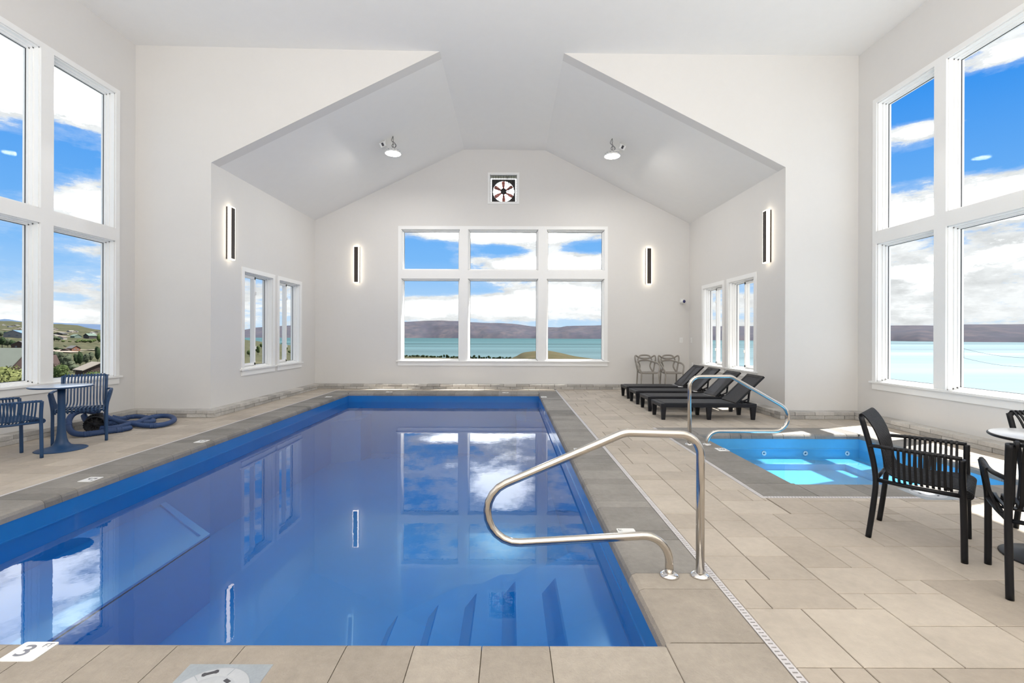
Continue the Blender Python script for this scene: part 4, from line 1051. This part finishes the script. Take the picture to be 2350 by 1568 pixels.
OR, GY, GRW = ('orange_brown_wall', (0.118, 0.048, 0.027)), ('grey_roof', (0.063, 0.063, 0.063)), ('grey_wall', (0.126, 0.126, 0.134))
house(14, 864, 100, 62, R(95), BR, ('sage_roof', (.085, .095, .078)), 'large brown house with a pale sage roof in the left window pane', ridge_frac=.62)
house(213, 866, 75, 33, R(60), BR, TAN, 'house with a broad tan roof just above the navy chair')
house(35, 775, 45, 16, R(15), GRW, BLU, 'grey house with a light blue metal roof')
house(46, 801, 34, 17, R(20), BR, GY, 'dark brown barn in the left window pane')
house(204, 777, 24, 11, R(-20), DK, GRN, 'dark gabled house with a green roof on the far slope')
house(172, 776, 18, 8, R(80), GRN, GRN, 'long low house with a grey-green roof on the far slope')
house(139, 779, 18, 7, R(10), WH, ('brown_roof', (.08, .06, .048)), 'small cream shed on the far slope')
house(166, 806, 22, 12, R(80), OR, GY, 'orange-brown cabin beside a dirt track')
house(147, 807, 16, 6, R(30), BR, BR, 'small dark red hut left of the orange cabin')
house(119, 843, 22, 27, R(10), OR, BR, 'steep red A-frame cabin at the left side of the pane', ridge_frac=.85)
house(136, 744.5, 22, 5, R(10), DK, GY, 'dark house standing on the skyline of the ridge')
rg = random.Random(21); spec = []
hv = None
for k, (px, py) in enumerate([(8, 748), (22, 751), (30, 750), (43, 755), (38, 748), (158, 762), (166, 763), (172, 762), (150, 768), (212, 765), (220, 764), (227, 763), (216, 767), (205, 768), (124, 757), (128, 771)]):
    wl = [WH, GRW, TAN, WH][k % 4]
    h_ = house(px, py, rg.uniform(7, 12), rg.uniform(2.8, 4), R(rg.uniform(0, 90)), wl, [WH, GY, TAN][k % 3], 'tiny pale house in the distant village', group='distant village houses', over=.3)
# dirt tracks
for k, (pts, w_, lb) in enumerate([([(118, 770), (150, 773), (180, 773), (232, 770)], 4, 'upper pale dirt track across the village slope'), ([(170, 805), (200, 805), (215, 803)], 4, 'pale dirt track beside the orange cabin'), ([(120, 804), (140, 808), (175, 810)], 5, 'bare earth yard around the cabins'),
                                   ([(5, 757), (25, 758), (40, 756), (52, 753)], 3, 'pale dirt track in the left pane'), ([(120, 760), (160, 764), (200, 763), (232, 761)], 3, 'pale dirt track near the ridge')]):
    mb = MB(); P_ = smooth_path([hit(x, y) for x, y in pts], 5); L_ = []; R_ = []
    for p in P_: L_.append((p.x, p.y - w_, ground(p.x / p.y, p.y - w_) + .5)); R_.append((p.x, p.y + w_ * 1.5, ground(p.x / p.y, p.y + w_ * 1.5) + .6))
    n = len(P_); mb.add(L_ + R_, [(i, i + 1, n + i + 1, n + i) for i in range(n - 1)]); tag(mb.build('dirt_track', M['dirt']), lb, 'track')

# trees
def leafmat(n, c1, c2): 
    m = ymat(n, c1, c2, tuple(v * .6 for v in c1), .35, 1.4); return m
M['leaf_dark'] = leafmat('dark_foliage', (0.019, 0.032, 0.015), (0.029, 0.044, 0.019)); M['leaf_mid'] = leafmat('green_foliage', (0.046, 0.067, 0.023), (0.071, 0.090, 0.032))
M['leaf_sage'] = leafmat('sage_foliage', (0.055, 0.067, 0.042), (0.076, 0.084, 0.055)); M['leaf_yellow'] = leafmat('yellow_green_foliage', (0.105, 0.118, 0.042), (0.160, 0.164, 0.067)); M['bark'] = hmat('bark', (0.055, 0.042, 0.034))
def crown(mb, cx, cy, cz, rx, rz_, seed, n=3, leaves=0, ls=.3):
    r_ = random.Random(seed); lumps = [(0, 0, 0, 1.0)] + [(r_.uniform(-.45, .45), r_.uniform(-.45, .45), r_.uniform(-.4, .5), r_.uniform(.5, .75)) for _ in range(n)]
    for (ox, oy, oz, s_) in lumps:
        nu, nv = 12, 8; rings = []
        for j in range(nv + 1):
            th = math.pi * (j + .02) / (nv + .04); ring = []
            for i in range(nu):
                ph = 2 * math.pi * i / nu; d = Vector((math.sin(th) * math.cos(ph), math.sin(th) * math.sin(ph), -math.cos(th)))
                q = 1 + .28 * mn.noise(d * 2.4 + Vector((seed, ox * 9, 0))) + r_.uniform(-.07, .07)
                ring.append((cx + ox * rx + d.x * rx * s_ * .75 * q, cy + oy * rx + d.y * rx * s_ * .75 * q, cz + oz * rz_ + d.z * rz_ * s_ * .75 * q))
            rings.append(ring)
        mb.loft(rings, smooth=False)
    for _ in range(leaves):
        th, ph = math.acos(r_.uniform(-1, 1)), r_.uniform(0, 2 * math.pi); q = r_.uniform(.75, 1.08)
        c = Vector((cx + rx * q * math.sin(th) * math.cos(ph), cy + rx * q * math.sin(th) * math.sin(ph), cz + rz_ * q * math.cos(th)))
        a = Vector((r_.uniform(-1, 1), r_.uniform(-1, 1), r_.uniform(-1, 1))).normalized() * ls; b = a.cross(Vector((r_.uniform(-1, 1), r_.uniform(-1, 1), r_.uniform(-1, 1)))).normalized() * ls * .6
        mb.add([c - a, c + b, c + a, c - b], [(0, 1, 2, 3)])
def tree(px, py, wpx, hpx, key, label, group, seed, leaves=0, kind='tree', bush=False):
    p = hit(px, py); k = p.y / F; W, H = wpx * k, hpx * k
    root = empty('bush' if bush else 'tree', p, label=label, cat='bush' if bush else 'tree', group=group)
    mb = MB(); tz = .05 if bush else .16
    crown(mb, 0, 0, H * (tz + .5 * (1 - tz)), W / 2, H * .5 * (1 - tz) * 1.05, seed, 4 if leaves else 3, leaves, W * .035)
    if H / W > 1.6: crown(mb, 0, 0, H * .72, W * .3, H * .27, seed + 1, 2)
    mb.build('foliage', M[key], root)
    mb = MB(); mb.tube([(0, 0, -.6), (0, 0, H * .5)], [W * .05, W * .02], 6); mb.build('trunk', M['bark'], root)
    return root
tree(25, 905, 90, 62, 'leaf_yellow', 'big yellow-green bush filling the foot of the left pane', None, 3, 700, bush=True)
tree(-52, 905, 50, 50, 'leaf_yellow', 'yellow-green bush at the very left edge', None, 4, 300, bush=True)
tree(137, 876, 38, 40, 'leaf_mid', 'round green bush right of the window post', None, 5, 500, bush=True)
tree(214, 876, 42, 24, 'leaf_mid', 'low green bush in front of the tan roof', None, 6, 300, bush=True)
tree(184, 845, 14, 40, 'leaf_dark', 'dark upright conifer above the tan roof', None, 7)
tree(175, 842, 12, 30, 'leaf_dark', 'shorter dark conifer touching its taller neighbour', None, 8)
tree(224, 834, 14, 40, 'leaf_dark', 'tall dark poplar at the right side of the pane', None, 9)
tree(226, 788, 9, 22, 'leaf_mid', 'slim light green tree beside the green-roofed house', None, 10)
for k, (px, py, w_, h_) in enumerate([(150, 846, 24, 28), (162, 850, 22, 24), (197, 838, 16, 26), (208, 832, 14, 24), (138, 838, 22, 30), (170, 856, 26, 20), (156, 836, 18, 22), (190, 856, 22, 16), (204, 846, 18, 14), (130, 826, 18, 20)]):
    tree(px, py, w_, h_, 'leaf_sage', 'loose sage-green tree in the thicket below the fields', 'sage-green thicket trees', 30 + k)
for k, (px, py, w_, h_) in enumerate([(183, 786, 16, 7), (195, 787, 18, 8), (208, 788, 12, 8), (215, 785, 12, 7), (176, 787, 10, 5), (160, 786, 8, 4), (145, 786, 8, 5), (232, 786, 14, 10)]):
    tree(px, py, w_, h_, 'leaf_mid', 'small bright green shrub along the far hedge line', 'far hedge shrubs', 50 + k, bush=True)
for k, (px, py, w_, h_) in enumerate([(5, 798, 16, 26), (18, 797, 14, 22), (28, 798, 14, 18), (2, 776, 12, 18), (12, 775, 10, 14), (125, 783, 16, 12), (134, 784, 12, 9), (150, 797, 9, 5), (130, 805, 14, 8), (141, 804, 10, 6)]):
    tree(px, py, w_, h_, 'leaf_sage' if k % 2 else 'leaf_dark', 'grey-green tree among the far houses', 'trees among the far houses', 70 + k)
rg = random.Random(9)
for k in range(46):
    px = 930 + k * 5.3 + rg.uniform(-2, 2); py = 823.5 + (1.5 if px > 1080 else 0); h_ = rg.uniform(6, 11) * (.8 if px > 1130 else 1)
    p = onY(px, py, 800 + rg.uniform(-30, 40)); kk = p.y / F; g = ground(p.x / p.y, p.y)
    root = empty('tree', (p.x, p.y, g - .5), label='small dark green tree on the lake shore seen low in the big back window', cat='tree', group='lake shore trees')
    H = max(4, (CH + ray(px, py)[1] * p.y) - g + h_ * kk); W = rg.uniform(6, 11) * kk
    mb = MB(); crown(mb, 0, 0, H * .55, W / 2 * (.6 if k % 7 == 0 else 1), H * .45, 200 + k, 2); mb.build('foliage', M['leaf_dark'], root)
    mb = MB(); mb.tube([(0, 0, -1), (0, 0, H * .5)], [.4, .2], 5); mb.build('trunk', M['bark'], root)
for k, (px, py, w_, h_) in enumerate([(583, 812, 16, 20), (592, 815, 12, 22), (572, 818, 14, 14), (600, 800, 10, 12), (656, 806, 12, 12), (665, 812, 10, 8), (650, 792, 10, 6)]):
    tree(px, py, w_, h_, 'leaf_mid', 'green tree on the slope seen through the small alcove windows', 'trees outside the left alcove', 110 + k)

# power pole with its insulators at the edge of the right pane
p = onY(2203, 793, 46); g = ground(p.x / p.y, p.y)
root = empty('utility_pole', (p.x, p.y, g), label='dark utility pole with stacked insulators at the edge of the right window pane', cat='utility pole')
Hh = p.z - g
mb = MB(); mb.tube([(0, 0, -1), (0, 0, Hh)], [.16, .11], 10); mb.build('pole', M['slot'], root)
for k, y in enumerate((801, 807, 811, 815, 818, 821)):
    z = onY(2203, y, 46).z - g; mb = MB(); mb.tube([(.05, 0, z - .03), (.36, 0, z + .03)], .05, 8); mb.lathe([(.02, 0), (.10, .02), (.02, .07)], c=(.30, 0, z), n=12); mb.build('insulator', M['slot'], root)
for (y0, y1, lb) in ((800, 815, 'upper thin wire leaving the utility pole'), (821, 836, 'lower thin wire leaving the utility pole')):
    a = onY(2209, y0, 46); b = onY(2420, y1 + 6, 40); mb = MB(); mb.tube([a + (b - a) * u + Vector((0, 0, -.35 * math.sin(u * math.pi))) for u in [i / 12 for i in range(13)]], .012, 5)
    tag(mb.build('power_line', M['slot']), lb, 'cable')
